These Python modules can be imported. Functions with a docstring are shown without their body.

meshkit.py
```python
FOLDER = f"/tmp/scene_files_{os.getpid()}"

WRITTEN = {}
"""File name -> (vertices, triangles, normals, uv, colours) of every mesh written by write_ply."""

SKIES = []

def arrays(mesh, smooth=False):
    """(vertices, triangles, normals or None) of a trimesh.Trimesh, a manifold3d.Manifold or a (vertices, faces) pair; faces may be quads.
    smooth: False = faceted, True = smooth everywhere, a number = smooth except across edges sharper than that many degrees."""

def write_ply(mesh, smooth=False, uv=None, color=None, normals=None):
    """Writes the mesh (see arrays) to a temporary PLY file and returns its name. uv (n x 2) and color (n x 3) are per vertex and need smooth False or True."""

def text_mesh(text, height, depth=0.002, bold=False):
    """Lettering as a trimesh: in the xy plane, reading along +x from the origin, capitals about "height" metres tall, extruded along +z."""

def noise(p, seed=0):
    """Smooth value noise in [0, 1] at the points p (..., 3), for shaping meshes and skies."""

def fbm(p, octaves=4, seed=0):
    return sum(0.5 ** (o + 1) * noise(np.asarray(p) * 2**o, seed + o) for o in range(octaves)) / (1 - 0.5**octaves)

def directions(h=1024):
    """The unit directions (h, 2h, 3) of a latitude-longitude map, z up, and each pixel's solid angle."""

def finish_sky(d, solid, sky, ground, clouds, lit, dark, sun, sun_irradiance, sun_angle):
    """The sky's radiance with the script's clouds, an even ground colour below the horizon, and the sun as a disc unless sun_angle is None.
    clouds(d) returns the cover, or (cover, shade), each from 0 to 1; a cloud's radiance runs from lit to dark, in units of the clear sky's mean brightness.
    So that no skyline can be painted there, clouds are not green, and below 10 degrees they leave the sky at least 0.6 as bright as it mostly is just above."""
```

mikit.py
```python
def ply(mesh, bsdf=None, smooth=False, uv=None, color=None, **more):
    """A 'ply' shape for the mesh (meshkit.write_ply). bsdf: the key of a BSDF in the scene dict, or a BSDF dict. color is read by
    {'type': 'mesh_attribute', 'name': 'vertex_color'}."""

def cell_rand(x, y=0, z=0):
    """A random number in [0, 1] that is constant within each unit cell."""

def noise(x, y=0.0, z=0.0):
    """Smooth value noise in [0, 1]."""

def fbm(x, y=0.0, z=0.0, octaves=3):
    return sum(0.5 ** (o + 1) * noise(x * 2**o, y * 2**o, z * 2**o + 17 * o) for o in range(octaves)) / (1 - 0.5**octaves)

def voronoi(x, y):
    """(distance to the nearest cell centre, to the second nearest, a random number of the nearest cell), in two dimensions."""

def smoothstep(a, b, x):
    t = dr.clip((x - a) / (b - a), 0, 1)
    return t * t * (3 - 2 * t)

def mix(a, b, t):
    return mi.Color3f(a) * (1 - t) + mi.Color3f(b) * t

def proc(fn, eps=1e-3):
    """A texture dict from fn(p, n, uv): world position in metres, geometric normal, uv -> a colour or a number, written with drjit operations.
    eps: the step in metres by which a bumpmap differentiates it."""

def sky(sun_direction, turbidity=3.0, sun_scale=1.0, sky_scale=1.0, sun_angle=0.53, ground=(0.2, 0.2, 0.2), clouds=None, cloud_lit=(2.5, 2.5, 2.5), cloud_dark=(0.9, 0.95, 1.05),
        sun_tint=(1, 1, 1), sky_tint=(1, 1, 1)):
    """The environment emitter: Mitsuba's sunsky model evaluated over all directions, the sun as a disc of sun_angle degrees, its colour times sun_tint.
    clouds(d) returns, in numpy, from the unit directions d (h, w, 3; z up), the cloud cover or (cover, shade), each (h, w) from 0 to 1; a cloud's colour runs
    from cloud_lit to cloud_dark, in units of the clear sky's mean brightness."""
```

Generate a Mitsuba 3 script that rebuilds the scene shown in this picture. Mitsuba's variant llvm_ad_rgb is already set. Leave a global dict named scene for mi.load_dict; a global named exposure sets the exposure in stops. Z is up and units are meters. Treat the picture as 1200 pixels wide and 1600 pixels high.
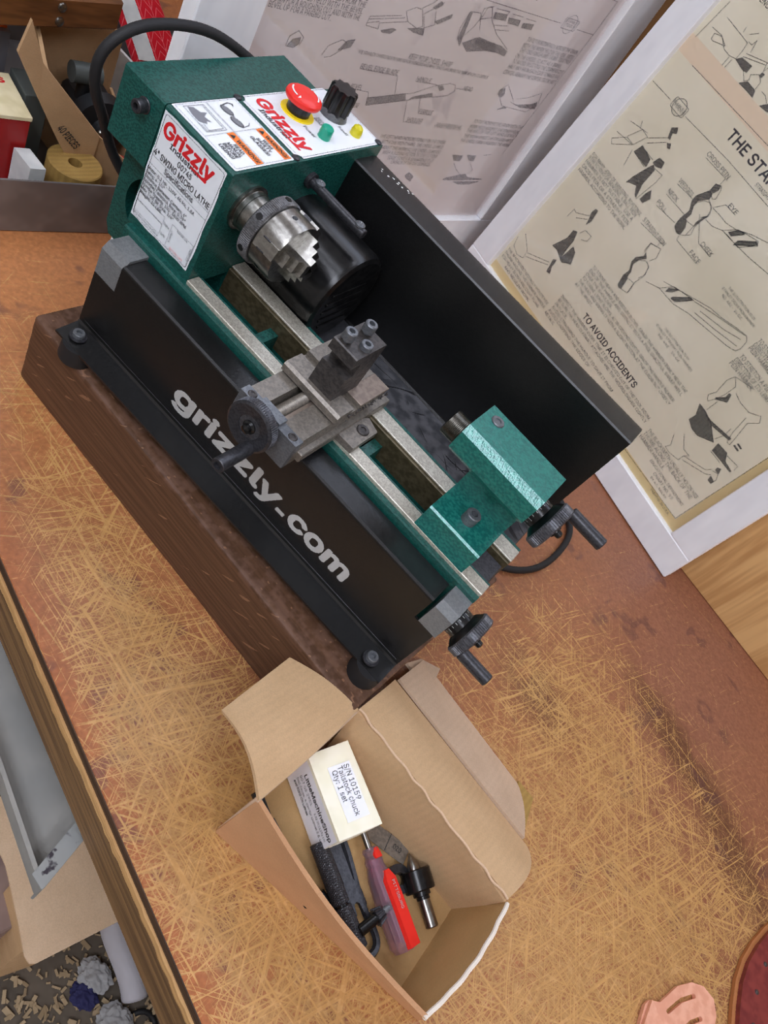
import math, json, numpy as np, trimesh, mitsuba as mi, drjit as dr
import mikit, meshkit, manifold3d as m3
from mikit import proc, noise, fbm, voronoi, cell_rand, smoothstep, mix
from shapely.geometry import Polygon, LineString, Point, box as sbox
from shapely import affinity
T = mi.ScalarTransform4f
scene, labels = {}, {}
# ---------------------------------------------------------------- camera, light, exposure
CAM = [0.30741181, -0.32509811, 0.5020004]
RX, RY, RZ = [0.68074963, 0.54305843, 0.49159687], [0.72942894, -0.44100423, -0.52292321], [-0.06718156, 0.71456477, -0.696336]
FPX = 1229.5
scene['camera'] = {'type': 'perspective', 'fov_axis': 'x', 'fov': math.degrees(2 * math.atan(600 / FPX)), 'near_clip': 0.01, 'far_clip': 50,
                   'to_world': T().look_at(origin=CAM, target=[CAM[i] + RZ[i] for i in range(3)], up=[-RY[i] for i in range(3)])}
exposure = -0.26
A = math.radians(-16.8)                       # the bench and the room are turned by this against the lathe
EX, EF = np.array([math.cos(A), math.sin(A), 0]), np.array([-math.sin(A), math.cos(A), 0])
LAMPS = [  # e, f, half length, half width, radiance   (ceiling fittings, the last an added fill lamp, at z = 1.72)
    (-0.30, -0.48, 0.45, 0.10, 5.5), (-0.60, 0.56, 0.60, 0.13, 4.5), (0.45, -1.15, 0.66, 0.36, 10.5), (1.45, -0.35, 0.34, 0.30, 12.0)]
LAMP_RGB = (0.93, 0.97, 1.10)
WINDOW = (-0.70, 0.95, 0.80, 1.45, (2.3, 2.6, 3.3))   # in the back wall above the charts: e0, e1, z0, z1, radiance of the overcast sky behind the pane

# ---------------------------------------------------------------- materials
def lin(r, g, b):
    return [((c / 255) / 12.92 if c / 255 <= 0.04045 else ((c / 255 + 0.055) / 1.055) ** 2.4) for c in (r, g, b)]
def rgb(c): return {'type': 'rgb', 'value': [float(x) for x in c]}
def mat(name, col, rough=0.5, metal=0.0, spec=0.5, bump=None, bscale=0.001, **kw):
    c = col if isinstance(col, dict) else rgb(lin(*col))
    b = {'type': 'principled', 'base_color': c, 'roughness': rough if isinstance(rough, dict) else float(rough), 'metallic': float(metal), 'specular': float(spec), **kw}
    if bump is not None:
        b = {'type': 'bumpmap', 'arbitrary': bump, 'scale': float(bscale), 'bsdf': b}
    scene['m_' + name] = {'type': 'twosided', 'bsdf': b}
    return name
def L3(*c): return mi.Color3f(*lin(*c))

FINE = ((0.10, 1250, 24), (0.34, 1400, 30), (-0.26, 1200, 26), (1.42, 1300, 24), (1.74, 1400, 32), (1.14, 1450, 28), (0.78, 1300, 34), (-0.80, 1350, 34))
LONG = ((0.18, 1300, 11), (-0.34, 1360, 13), (1.50, 1320, 10), (1.20, 1380, 12), (1.85, 1340, 12), (0.62, 1400, 14))
def scratches(x, y, layers, warp):
    """crossing hairline cuts; 0 to 1"""
    s = mi.Float(0)
    for k, (a, fr, wl) in enumerate(layers):
        u, v = x * math.cos(a) + y * math.sin(a), -x * math.sin(a) + y * math.cos(a)
        w = v + warp * noise(u * 24 + 7 * k, v * 15, 3.1 * k)
        s = dr.maximum(s, noise(u * wl + 13.7 * k, w * fr + 5.3 * k, 1.7 * k + wl))
    return s

def bench_fn(p, n, uv):
    x = p.x * EX[0] + p.y * EX[1]
    y = p.x * EF[0] + p.y * EF[1]
    sf, sl = scratches(x, y, FINE, 0.004), scratches(x, y, LONG, 0.004)
    blot = fbm(x * 16, y * 16, 4.0, octaves=4)
    big = fbm(x * 5.5, y * 5.5, 9.0, octaves=3)
    fine = fbm(x * 420, y * 420, 1.0, octaves=2)
    def blob(cx, cy, rx, ry):
        e, f = cx * EX[0] + cy * EX[1], cx * EF[0] + cy * EF[1]
        return dr.exp(-(dr.square((x - e) / rx) + dr.square((y - f) / ry)))
    wear = 1.05 * blob(0.60, 0.00, 0.17, 0.15) + 1.0 * blob(0.42, -0.15, 0.15, 0.07) + 0.62 * blob(0.28, -0.09, 0.11, 0.045) + 0.20 * blob(0.05, 0.01, 0.09, 0.045) + 0.36 * blob(0.15, -0.05, 0.11, 0.035) + 0.50 * blob(0.53, 0.20, 0.10, 0.07) + 0.45 * blob(0.70, 0.13, 0.07, 0.09)
    wear = dr.clip(wear * (0.72 + 0.56 * blot), 0, 1) * (0.40 + 0.60 * smoothstep(0.0, 0.030, y + 0.0646 + 0.02 * (blot - 0.5)))
    t = 0.97 - 0.36 * dr.sqrt(wear + 1e-4)
    cut = smoothstep(t - 0.05, t + 0.09, sf + 0.10 * (fine - 0.5))
    t = 0.955 - 0.20 * dr.sqrt(wear + 1e-4)
    cut = dr.maximum(cut, 0.95 * smoothstep(t - 0.01, t + 0.06, sl))
    base = mix(L3(156, 98, 60), L3(134, 84, 58), smoothstep(0.3, 0.7, big))
    base = mix(base, L3(138, 92, 72), dr.clip(blob(0.60, 0.36, 0.17, 0.18) * 1.1, 0, 1) * 0.9)
    base = mix(base, L3(186, 122, 74), dr.clip(blob(-0.03, 0.05, 0.20, 0.14), 0, 1) * 0.9)
    base = mix(base, L3(166, 94, 46), 0.5 * smoothstep(0.028, 0.0, y + 0.0646))
    stain = dr.clip(blob(0.47, 0.175, 0.05, 0.03) + blob(0.585, 0.275, 0.05, 0.020) + blob(0.65, 0.25, 0.06, 0.022) + blob(0.72, 0.205, 0.06, 0.028), 0, 1) * smoothstep(0.15, 0.45, fbm(x * 40, y * 40, 5.0, octaves=3))
    base = mix(base, L3(96, 62, 42), stain * 0.85)
    spots = smoothstep(0.72, 0.82, noise(x * 30, y * 30, 21.0)) * smoothstep(0.4, 0.7, noise(x * 110, y * 110, 2.0))
    base = mix(base, L3(90, 58, 56), 0.5 * spots)
    base = base * (0.82 + 0.36 * fine)
    worn = mix(mix(L3(190, 148, 88), L3(174, 132, 80), blot), L3(200, 160, 106), smoothstep(0.5, 0.8, fine) * 0.5)
    worn = worn * (0.80 + 0.34 * smoothstep(0.62, 0.95, sf))
    return mix(base, worn, cut * 0.80)

def grain(c0, c1, axis, fine=260.0, coarse=9.0, warp=0.02):
    def fn(p, n, uv):
        a = p.x * axis[0] + p.y * axis[1] + p.z * axis[2]
        q = [p.x - a * axis[0], p.y - a * axis[1], p.z - a * axis[2]]
        w = warp * noise(a * 5, q[0] * 8 + q[2] * 8, q[1] * 8)
        f = fbm(a * coarse, (q[0] + w) * fine, (q[1] + q[2] + w) * fine, octaves=3)
        return mix(L3(*c0), L3(*c1), smoothstep(0.25, 0.75, f))
    return proc(fn)
def speckle(c0, c1, fr, lo=0.3, hi=0.7, oct=3):
    return proc(lambda p, n, uv: mix(L3(*c0), L3(*c1), smoothstep(lo, hi, fbm(p.x * fr, p.y * fr, p.z * fr, octaves=oct))))
ham = proc(lambda p, n, uv: voronoi(p.x * 900 + p.z * 350, p.y * 900 - p.z * 650)[0] + 0.6 * noise(p.x * 1500, p.y * 1500, p.z * 1500), eps=2e-4)
ham2 = proc(lambda p, n, uv: noise(p.x * 1300, p.y * 1300, p.z * 1300), eps=2e-4)
mat('paint_green', speckle((16, 66, 60), (26, 86, 78), 900), 0.33, 0.1, 0.6, ham2, 0.00007)
mat('paint_hammer', speckle((18, 98, 92), (34, 122, 110), 700), 0.24, 0.2, 0.7, ham, 0.00012, clearcoat=0.8, clearcoat_gloss=0.85)
mat('paint_dark_green', (14, 58, 48), 0.45)
mat('black_powder', speckle((7, 7, 8), (15, 15, 15), 1400), 0.36, 0.0, 0.6, ham2, 0.00006)
mat('black_gloss', speckle((10, 10, 11), (20, 20, 20), 220), 0.24, 0.0, 0.4)
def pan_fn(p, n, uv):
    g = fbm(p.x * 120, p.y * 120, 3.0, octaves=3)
    c = mix(L3(52, 53, 57), L3(84, 84, 88), smoothstep(0.3, 0.7, g) * smoothstep(0.10, 0.24, p.x))  # grey tone, lighter towards the right, imitates light reflected by the black pan
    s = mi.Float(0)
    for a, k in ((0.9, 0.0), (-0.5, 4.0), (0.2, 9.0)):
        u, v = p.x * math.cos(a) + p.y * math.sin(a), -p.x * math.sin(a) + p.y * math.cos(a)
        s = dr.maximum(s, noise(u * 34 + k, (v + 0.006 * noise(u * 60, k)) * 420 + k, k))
    return mix(c, L3(24, 24, 27), smoothstep(0.90, 0.95, s))  # dark scratches of the scuffed pan
mat('scuffed_sheen_pan', proc(pan_fn), 0.42, 0, 0.5)
mat('black_rubber', (22, 22, 24), 0.65)
mat('black_oxide', speckle((46, 46, 50), (60, 60, 64), 800), 0.34, 0.4, 0.6)
mat('black_plastic', (18, 18, 20), 0.28)
mat('steel', speckle((138, 135, 130), (158, 156, 150), 500), 0.27, 1.0)
mat('rail_steel', speckle((168, 162, 148), (196, 192, 178), 900), 0.42, 0.45)
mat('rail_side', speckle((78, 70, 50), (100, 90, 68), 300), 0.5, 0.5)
mat('machined', speckle((112, 106, 98), (130, 123, 114), 700), 0.40, 0.45, 0.5)
mat('machined_brown', speckle((124, 110, 100), (140, 126, 114), 500), 0.42, 0.45, 0.5)
mat('machined_dark', speckle((58, 55, 54), (76, 72, 70), 500), 0.42, 0.4, 0.5)
mat('block_grey', speckle((92, 95, 100), (108, 111, 114), 900), 0.36, 0.4, 0.6)
mat('ground_steel', speckle((116, 119, 121), (126, 129, 130), 900), 0.34, 0.3, 0.6)
mat('knurl', speckle((96, 96, 98), (120, 120, 122), 600), 0.38, 0.85)
mat('white_sheet', (226, 230, 234), 0.35)
mat('print_black', (34, 34, 38), 0.6)
mat('print_red', (206, 34, 40), 0.45)
mat('print_orange', (240, 122, 44), 0.45)
mat('print_grey', (120, 122, 128), 0.6)
mat('letter_grey', (176, 176, 174), 0.45)
mat('red_plastic', (226, 44, 36), 0.32)
mat('yellow_plastic', (236, 212, 20), 0.35)
mat('paint_chip', (225, 225, 222), 0.6)
mat('lamp_green', (10, 150, 120), 0.2, clearcoat=0.5)
mat('lamp_yellow', (206, 196, 30), 0.2, clearcoat=0.5)
mat('bench_top', proc(bench_fn), 0.40, 0.0, 0.42)
mat('bench_edge', grain((50, 34, 22), (76, 52, 34), EX, 300), 0.6)
mat('ply_edge', grain((176, 132, 82), (200, 158, 104), EX, 420), 0.6)
mat('apron_wood', grain((92, 66, 40), (128, 96, 60), EX, 340, 12), 0.6)
BX = (math.cos(-0.0737), math.sin(-0.0737), 0)
def block_fn(p, n, uv):
    a = p.x * BX[0] + p.y * BX[1]
    b = -p.x * BX[1] + p.y * BX[0]
    f = fbm(a * 22, b * 520, p.z * 520, octaves=3)
    c = mix(L3(78, 53, 37), L3(92, 64, 45), smoothstep(0.3, 0.75, f))
    sc = smoothstep(0.86, 0.92, noise(a * 60 + b * 400, b * 60 - a * 300 + p.z * 500, p.z * 60))
    edge = smoothstep(0.0575, 0.0655, p.z) * smoothstep(0.35, 0.62, fbm(a * 160, b * 160, p.z * 160, octaves=3))
    c = mix(c, L3(138, 106, 92), 0.26 * edge)
    return mix(c, L3(150, 110, 84), 0.5 * sc)
mat('block_wood', proc(block_fn), 0.55, 0.0, 0.3)
mat('oak', grain((186, 140, 88), (214, 172, 116), (0, 0, 1), 150, 5, 0.03), 0.45)
mat('wall_wood', grain((120, 84, 46), (146, 106, 62), (0, 0, 1), 60, 4), 0.6)
mat('shelf_wood', grain((94, 58, 30), (118, 75, 40), (0.29, 0.957, 0), 200, 8), 0.45)
CD = (0.99, 0.1, 0)
def card_fn(c0, c1, line):
    def fn(p, n, uv):
        f = fbm(p.x * 60, p.y * 60, p.z * 60, octaves=3)
        c = mix(L3(*c0), L3(*c1), f)
        fl = noise(p.x * 40 + 3, p.y * 40, p.z * 40)
        st = 0.5 + 0.5 * dr.sin((p.x * 0.985 - p.y * 0.17) * 1300)
        return c * (1 - line * st * fl) * (0.93 + 0.14 * noise(p.x * 1500, p.y * 1500, p.z * 1500))
    return proc(fn)
mat('card', card_fn((182, 150, 112), (196, 164, 126), 0.06), 0.75, 0, 0.25)
mat('card_outer', card_fn((172, 128, 92), (184, 140, 102), 0.0), 0.75, 0, 0.25)
mat('card_pale', card_fn((196, 166, 134), (206, 178, 148), 0.0), 0.8, 0, 0.2)
mat('card_liner', card_fn((184, 158, 132), (198, 172, 146), 0.05), 0.8, 0, 0.2)
mat('card_inner', card_fn((168, 134, 88), (184, 150, 104), 0.0), 0.8, 0, 0.2)
mat('card_cut', (222, 212, 198), 0.85, 0, 0.2)
mat('knurl_dark', speckle((74, 74, 78), (94, 94, 98), 800), 0.34, 0.6)
mat('card_torn', card_fn((150, 118, 62), (176, 144, 84), 0.3), 0.8, 0, 0.2)
mat('white_card', speckle((236, 232, 206), (244, 240, 220), 60), 0.55)
mat('white_paper', (236, 238, 244), 0.6)
BR = proc(lambda p, n, uv: mix(L3(222, 224, 228), L3(238, 240, 242), fbm(p.x * 120 + p.y * 60, p.y * 60, p.z * 25, octaves=3)))
mat('frame_white', BR, 0.5)
mat('chart_paper', speckle((220, 213, 190), (230, 224, 204), 9), 0.8, 0, 0.2)
mat('chart_band', (224, 204, 178), 0.8, 0, 0.2)
mat('chart_edge', (214, 194, 146), 0.8, 0, 0.2)
mat('chart_grey', speckle((214, 205, 204), (222, 214, 213), 9), 0.8, 0, 0.2)  # paper greyed to imitate the reflection haze on the chart glass
mat('chart_ink', (40, 39, 44), 0.8, 0, 0.1)
mat('chart_ink_hazed', (112, 104, 110), 0.8, 0, 0.1)  # ink lightened to imitate contrast washed out by reflections in the glass
mat('chart_ink_soft', (138, 130, 130), 0.8, 0, 0.1)
scene['m_pane'] = {'type': 'thindielectric', 'int_ior': 1.5}
mat('tray_steel', speckle((112, 108, 106), (132, 128, 126), 40), 0.4, 0.4)
mat('tin_red', (158, 30, 30), 0.4)
mat('tin_cream', speckle((206, 194, 150), (226, 214, 176), 80), 0.55)
mat('carton', card_fn((176, 142, 104), (192, 158, 120), 0.0), 0.8, 0, 0.2)
mat('dark_metal', (40, 42, 44), 0.4, 0.4)
mat('grey_green', (70, 76, 74), 0.5)
mat('grey_plastic', (140, 142, 150), 0.45)
mat('white_plastic', speckle((190, 194, 192), (212, 214, 210), 60), 0.5)
mat('blue_print', (36, 48, 84), 0.5)
mat('orange_print', (220, 98, 40), 0.5)
mat('blue_plastic', (30, 50, 190), 0.4)
def bag_fn(p, n, uv):
    u, v = uv.x, uv.y
    tri = dr.abs(u * 4 - dr.floor(u * 4) - 0.5) * 2
    z = v * 13 + 1.1 * tri
    d = dr.abs(z - dr.floor(z) - 0.5) * 2
    e = dr.abs(u * 4 - dr.floor(u * 4) - 0.5) * 2
    return mix(L3(196, 26, 42), L3(226, 104, 112), dr.maximum(smoothstep(0.80, 0.95, d), smoothstep(0.93, 0.99, e)))
mat('bag_red', proc(bag_fn), 0.28, 0, 0.6)
mat('drawer_grey', speckle((142, 142, 138), (158, 156, 150), 25), 0.45, 0.2)
def rim_fn(p, n, uv):
    f = fbm(p.x * 160, p.y * 160, p.z * 160, octaves=4)
    return mix(L3(150, 152, 150), L3(58, 52, 60), smoothstep(0.58, 0.68, f))
mat('drawer_worn', proc(rim_fn), 0.45, 0.2)
mat('floor_mat', speckle((70, 72, 74), (96, 98, 98), 60), 0.85)
def floor_fn(p, n, uv):
    return mix(L3(78, 70, 60), L3(112, 100, 86), fbm(p.x * 22, p.y * 40, 0.0, octaves=4))
mat('floor_boards', proc(floor_fn), 0.8)
mat('mauve_board', speckle((126, 104, 96), (146, 122, 112), 30), 0.8)
mat('chip_wood', (170, 148, 116), 0.8)
mat('rag_white', (160, 160, 160), 0.85)
mat('rag_blue', (40, 40, 84), 0.8)
mat('pipe_white', (188, 186, 192), 0.5)
mat('leather_pink', speckle((214, 152, 124), (226, 168, 140), 200), 0.42)
mat('leather_red', speckle((108, 44, 44), (128, 56, 52), 160), 0.28)
mat('leather_edge', (168, 108, 62), 0.6)
mat('rivet', (120, 116, 118), 0.3, 0.9)
scene['m_clear_handle'] = {'type': 'principled', 'base_color': rgb(lin(214, 184, 200)), 'roughness': 0.1, 'spec_trans': 0.85, 'eta': 1.45}
mat('handle_core', (136, 36, 66), 0.3)
mat('room_wall', (224, 220, 212), 0.9)
mat('room_ceiling', (214, 212, 206), 0.9)
mat('fitting_white', (230, 230, 230), 0.5)

# ---------------------------------------------------------------- mesh helpers
cat = trimesh.util.concatenate
def ply(mesh, m, smooth=False, **kw): return mikit.ply(mesh, 'm_' + m, smooth, **kw)
def hull(pts): return trimesh.convex.convex_hull(np.asarray(pts, float))
def bx(x0, x1, y0, y1, z0, z1, r=0.0008):
    r = min(r, 0.45 * min(x1 - x0, y1 - y0, z1 - z0)); P = []
    for x, sx in ((x0, 1), (x1, -1)):
        for y, sy in ((y0, 1), (y1, -1)):
            for z, sz in ((z0, 1), (z1, -1)):
                P += [(x + sx * r, y + sy * r, z), (x + sx * r, y, z + sz * r), (x, y + sy * r, z + sz * r)]
    return hull(P)
def frame(o, u, v, w):
    M = np.eye(4); M[:3, 0], M[:3, 1], M[:3, 2], M[:3, 3] = u, v, w, o; return M
def moved(mesh, M):
    m = mesh.copy(); m.apply_transform(M); return m
def prism(poly, a0, a1, axis='x'):
    """extrude a polygon; axis x: poly in (y, z); axis y: poly in (x, z); axis z: poly in (x, y)"""
    P = poly if hasattr(poly, 'exterior') else Polygon(poly)
    m = trimesh.creation.extrude_polygon(P, a1 - a0, engine='earcut')
    if axis == 'z': M = frame((0, 0, a0), (1, 0, 0), (0, 1, 0), (0, 0, 1))
    elif axis == 'x': M = frame((a0, 0, 0), (0, 1, 0), (0, 0, 1), (1, 0, 0))
    else: M = frame((0, a1, 0), (1, 0, 0), (0, 0, 1), (0, -1, 0))
    return moved(m, M)
def basis(d):
    d = np.asarray(d, float); d = d / np.linalg.norm(d)
    u = np.cross(d, [0, 0, 1] if abs(d[2]) < 0.9 else [0, 1, 0]); u /= np.linalg.norm(u)
    return u, np.cross(d, u), d
def lathe(o, d, prof, n=40, sharp=None):
    """profile of (radius, height along d)"""
    u, v, w = basis(d); a = np.arange(n) * 2 * np.pi / n; V, F = [], []
    prof = [(max(r, 1e-5), h) for r, h in prof]
    for r, h in prof: V += [np.asarray(o) + r * (math.cos(t) * u + math.sin(t) * v) + h * w for t in a]
    for i in range(len(prof) - 1):
        for j in range(n):
            k = (j + 1) % n; F += [(i * n + j, i * n + k, (i + 1) * n + k), (i * n + j, (i + 1) * n + k, (i + 1) * n + j)]
    m = trimesh.Trimesh(np.array(V), np.array(F), process=False); m.fix_normals(); return m
def cyl(o, d, r, h, c=0.0006, n=36):
    c = min(c, r * .4, h * .4); return lathe(o, d, [(0, 0), (r - c, 0), (r, c), (r, h - c), (r - c, h), (0, h)], n)
def tube(P, r, n=14, close=True):
    P = np.asarray(P, float); Tn = np.gradient(P, axis=0); Tn /= np.linalg.norm(Tn, axis=1)[:, None]
    u = basis(Tn[0])[0]; V = []; R = np.broadcast_to(r, len(P))
    for p, t, rr in zip(P, Tn, R):
        u = u - t * (u @ t); u /= np.linalg.norm(u); w = np.cross(t, u)
        V += [p + rr * (math.cos(a) * u + math.sin(a) * w) for a in np.arange(n) * 2 * np.pi / n]
    F = []
    for i in range(len(P) - 1):
        for j in range(n):
            k = (j + 1) % n; F += [(i * n + j, i * n + k, (i + 1) * n + k), (i * n + j, (i + 1) * n + k, (i + 1) * n + j)]
    V += [P[0], P[-1]]; b = len(V)
    for j in range(n):
        k = (j + 1) % n; F += [(b - 2, k, j), (b - 1, (len(P) - 1) * n + j, (len(P) - 1) * n + k)]
    m = trimesh.Trimesh(np.array(V), np.array(F), process=False); m.fix_normals(); return m
def spline(P, n=60):
    from scipy.interpolate import CubicSpline
    P = np.asarray(P, float); t = np.r_[0, np.cumsum(np.linalg.norm(np.diff(P, axis=0), axis=1))]
    return CubicSpline(t, P)(np.linspace(0, t[-1], n))
def sheet(G, th):
    """a thick sheet from a grid of points (n, m, 3), thickened to both sides"""
    G = np.asarray(G, float); n, m = G.shape[:2]
    du, dv = np.gradient(G, axis=0), np.gradient(G, axis=1); N = np.cross(du, dv); N /= np.linalg.norm(N, axis=2)[..., None] + 1e-12
    V = np.vstack([(G + N * th / 2).reshape(-1, 3), (G - N * th / 2).reshape(-1, 3)]); q = n * m; F = []
    ix = lambda i, j: i * m + j
    for i in range(n - 1):
        for j in range(m - 1):
            a, b, c, d = ix(i, j), ix(i + 1, j), ix(i + 1, j + 1), ix(i, j + 1)
            F += [(a, b, c), (a, c, d), (a + q, c + q, b + q), (a + q, d + q, c + q)]
    rim = [ix(i, 0) for i in range(n)] + [ix(n - 1, j) for j in range(1, m)] + [ix(i, m - 1) for i in range(n - 2, -1, -1)] + [ix(0, j) for j in range(m - 2, 0, -1)]
    for a, b in zip(rim, rim[1:] + rim[:1]): F += [(a, a + q, b + q), (a, b + q, b)]
    M = trimesh.Trimesh(V, np.array(F), process=False); M.fix_normals(); return M
def grid(c00, c10, c11, c01, n=8, m=8, f=None):
    c = [np.asarray(k, float) for k in (c00, c10, c11, c01)]; G = np.zeros((n, m, 3))
    for i, s in enumerate(np.linspace(0, 1, n)):
        for j, t in enumerate(np.linspace(0, 1, m)):
            G[i, j] = (1 - s) * (1 - t) * c[0] + s * (1 - t) * c[1] + s * t * c[2] + (1 - s) * t * c[3]
            if f is not None: G[i, j] += np.asarray(f(s, t), float)
    return G
def flat(mesh):
    """only the upper faces of an extruded outline: print has no sides"""
    k = mesh.face_normals[:, 2] > 0.5; m = mesh.submesh([k], append=True); m.vertices[:, 2] = 0; return m
_tc = {}
def text(t, h, bold=False, length=None, shear=0.0, anchor='l'):
    key = (t, bold)
    if key not in _tc: _tc[key] = flat(meshkit.text_mesh(t, 1.0, 0.02, bold))
    m = _tc[key].copy(); w = m.bounds[1][0] - m.bounds[0][0]; sx = h if length is None else length / w
    V = m.vertices.copy(); V[:, 0] = (V[:, 0] - m.bounds[0][0]) * sx + shear * V[:, 1] * h; V[:, 1] *= h
    if anchor == 'm': V[:, 0] -= V[:, 0].max() / 2
    m.vertices = V; return m
def heavy(m, d):
    out = []
    for dx, dy in ((-d, 0), (d, 0), (0, -d), (0, d), (0, 0)): out.append(at2(m, dx, dy))
    return cat(out)
def at2(m, x, y):
    m = m.copy(); m.vertices[:, 0] += x; m.vertices[:, 1] += y; return m
def flatpoly(P, dz=0.0):
    P = P if hasattr(P, 'geom_type') else Polygon(P).buffer(0)
    out = []
    for g in getattr(P, 'geoms', [P]):
        if g.area < 1e-12 or g.geom_type != 'Polygon': continue
        v, f = trimesh.creation.triangulate_polygon(g, engine='earcut'); out.append(trimesh.Trimesh(np.c_[v, np.full(len(v), dz)], f, process=False))
    m = cat(out)
    if m.face_normals[0][2] < 0: m.invert()
    return m
def line2(P, w): return flatpoly(LineString(P).buffer(w / 2, cap_style=2))
def rrect(x0, x1, y0, y1, r): return sbox(x0 + r, y0 + r, x1 - r, y1 - r).buffer(r, quad_segs=4)
def outline(P, w): return flatpoly(P.difference(P.buffer(-w)))
def onto(m, o, u, v, lift=0.0):
    u, v = np.asarray(u, float), np.asarray(v, float); w = np.cross(u, v); return moved(m, frame(np.asarray(o) + w * lift, u, v, w))

# ---------------------------------------------------------------- naming
def key_for(k):
    if k not in scene: return k
    i = 1
    while f'{k}_{i:03d}' in scene: i += 1
    return f'{k}_{i:03d}'
roots = set()
def thing(name, label, category, group=None, kind=None):
    k, i = name, 0
    while k in roots: i += 1; k = f'{name}_{i:03d}'
    roots.add(k); labels[k] = {'label': label, 'category': category}
    if group: labels[k]['group'] = group
    if kind: labels[k]['kind'] = kind
    return k
def part(parent, name, mesh, m, smooth=30, label=None, kind=None, **kw):
    k = key_for(f'{parent}__{name}'); scene[k] = ply(mesh, m, smooth, **kw)
    if label or kind:
        labels[k] = {}
        if label: labels[k]['label'] = label
        if kind: labels[k]['kind'] = kind
    return k
def one(name, mesh, m, label, category, smooth=30, kind=None, group=None, **kw):
    k = thing(name, label, category, group, kind); scene[k] = ply(mesh, m, smooth, **kw); return k
def struct(name, mesh, m, label, smooth=False):
    scene[name] = ply(mesh, m, smooth); labels[name] = {'kind': 'structure', 'label': label, 'category': name.split('_')[0]}; return name
def local(e, f, z=0.0): return EX * e + EF * f + np.array([0, 0, z])
ROOM = frame((0, 0, 0), EX, EF, (0, 0, 1))
def rb(e0, e1, f0, f1, z0, z1, r=0.0005): return moved(bx(e0, e1, f0, f1, z0, z1, r), ROOM)
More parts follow.
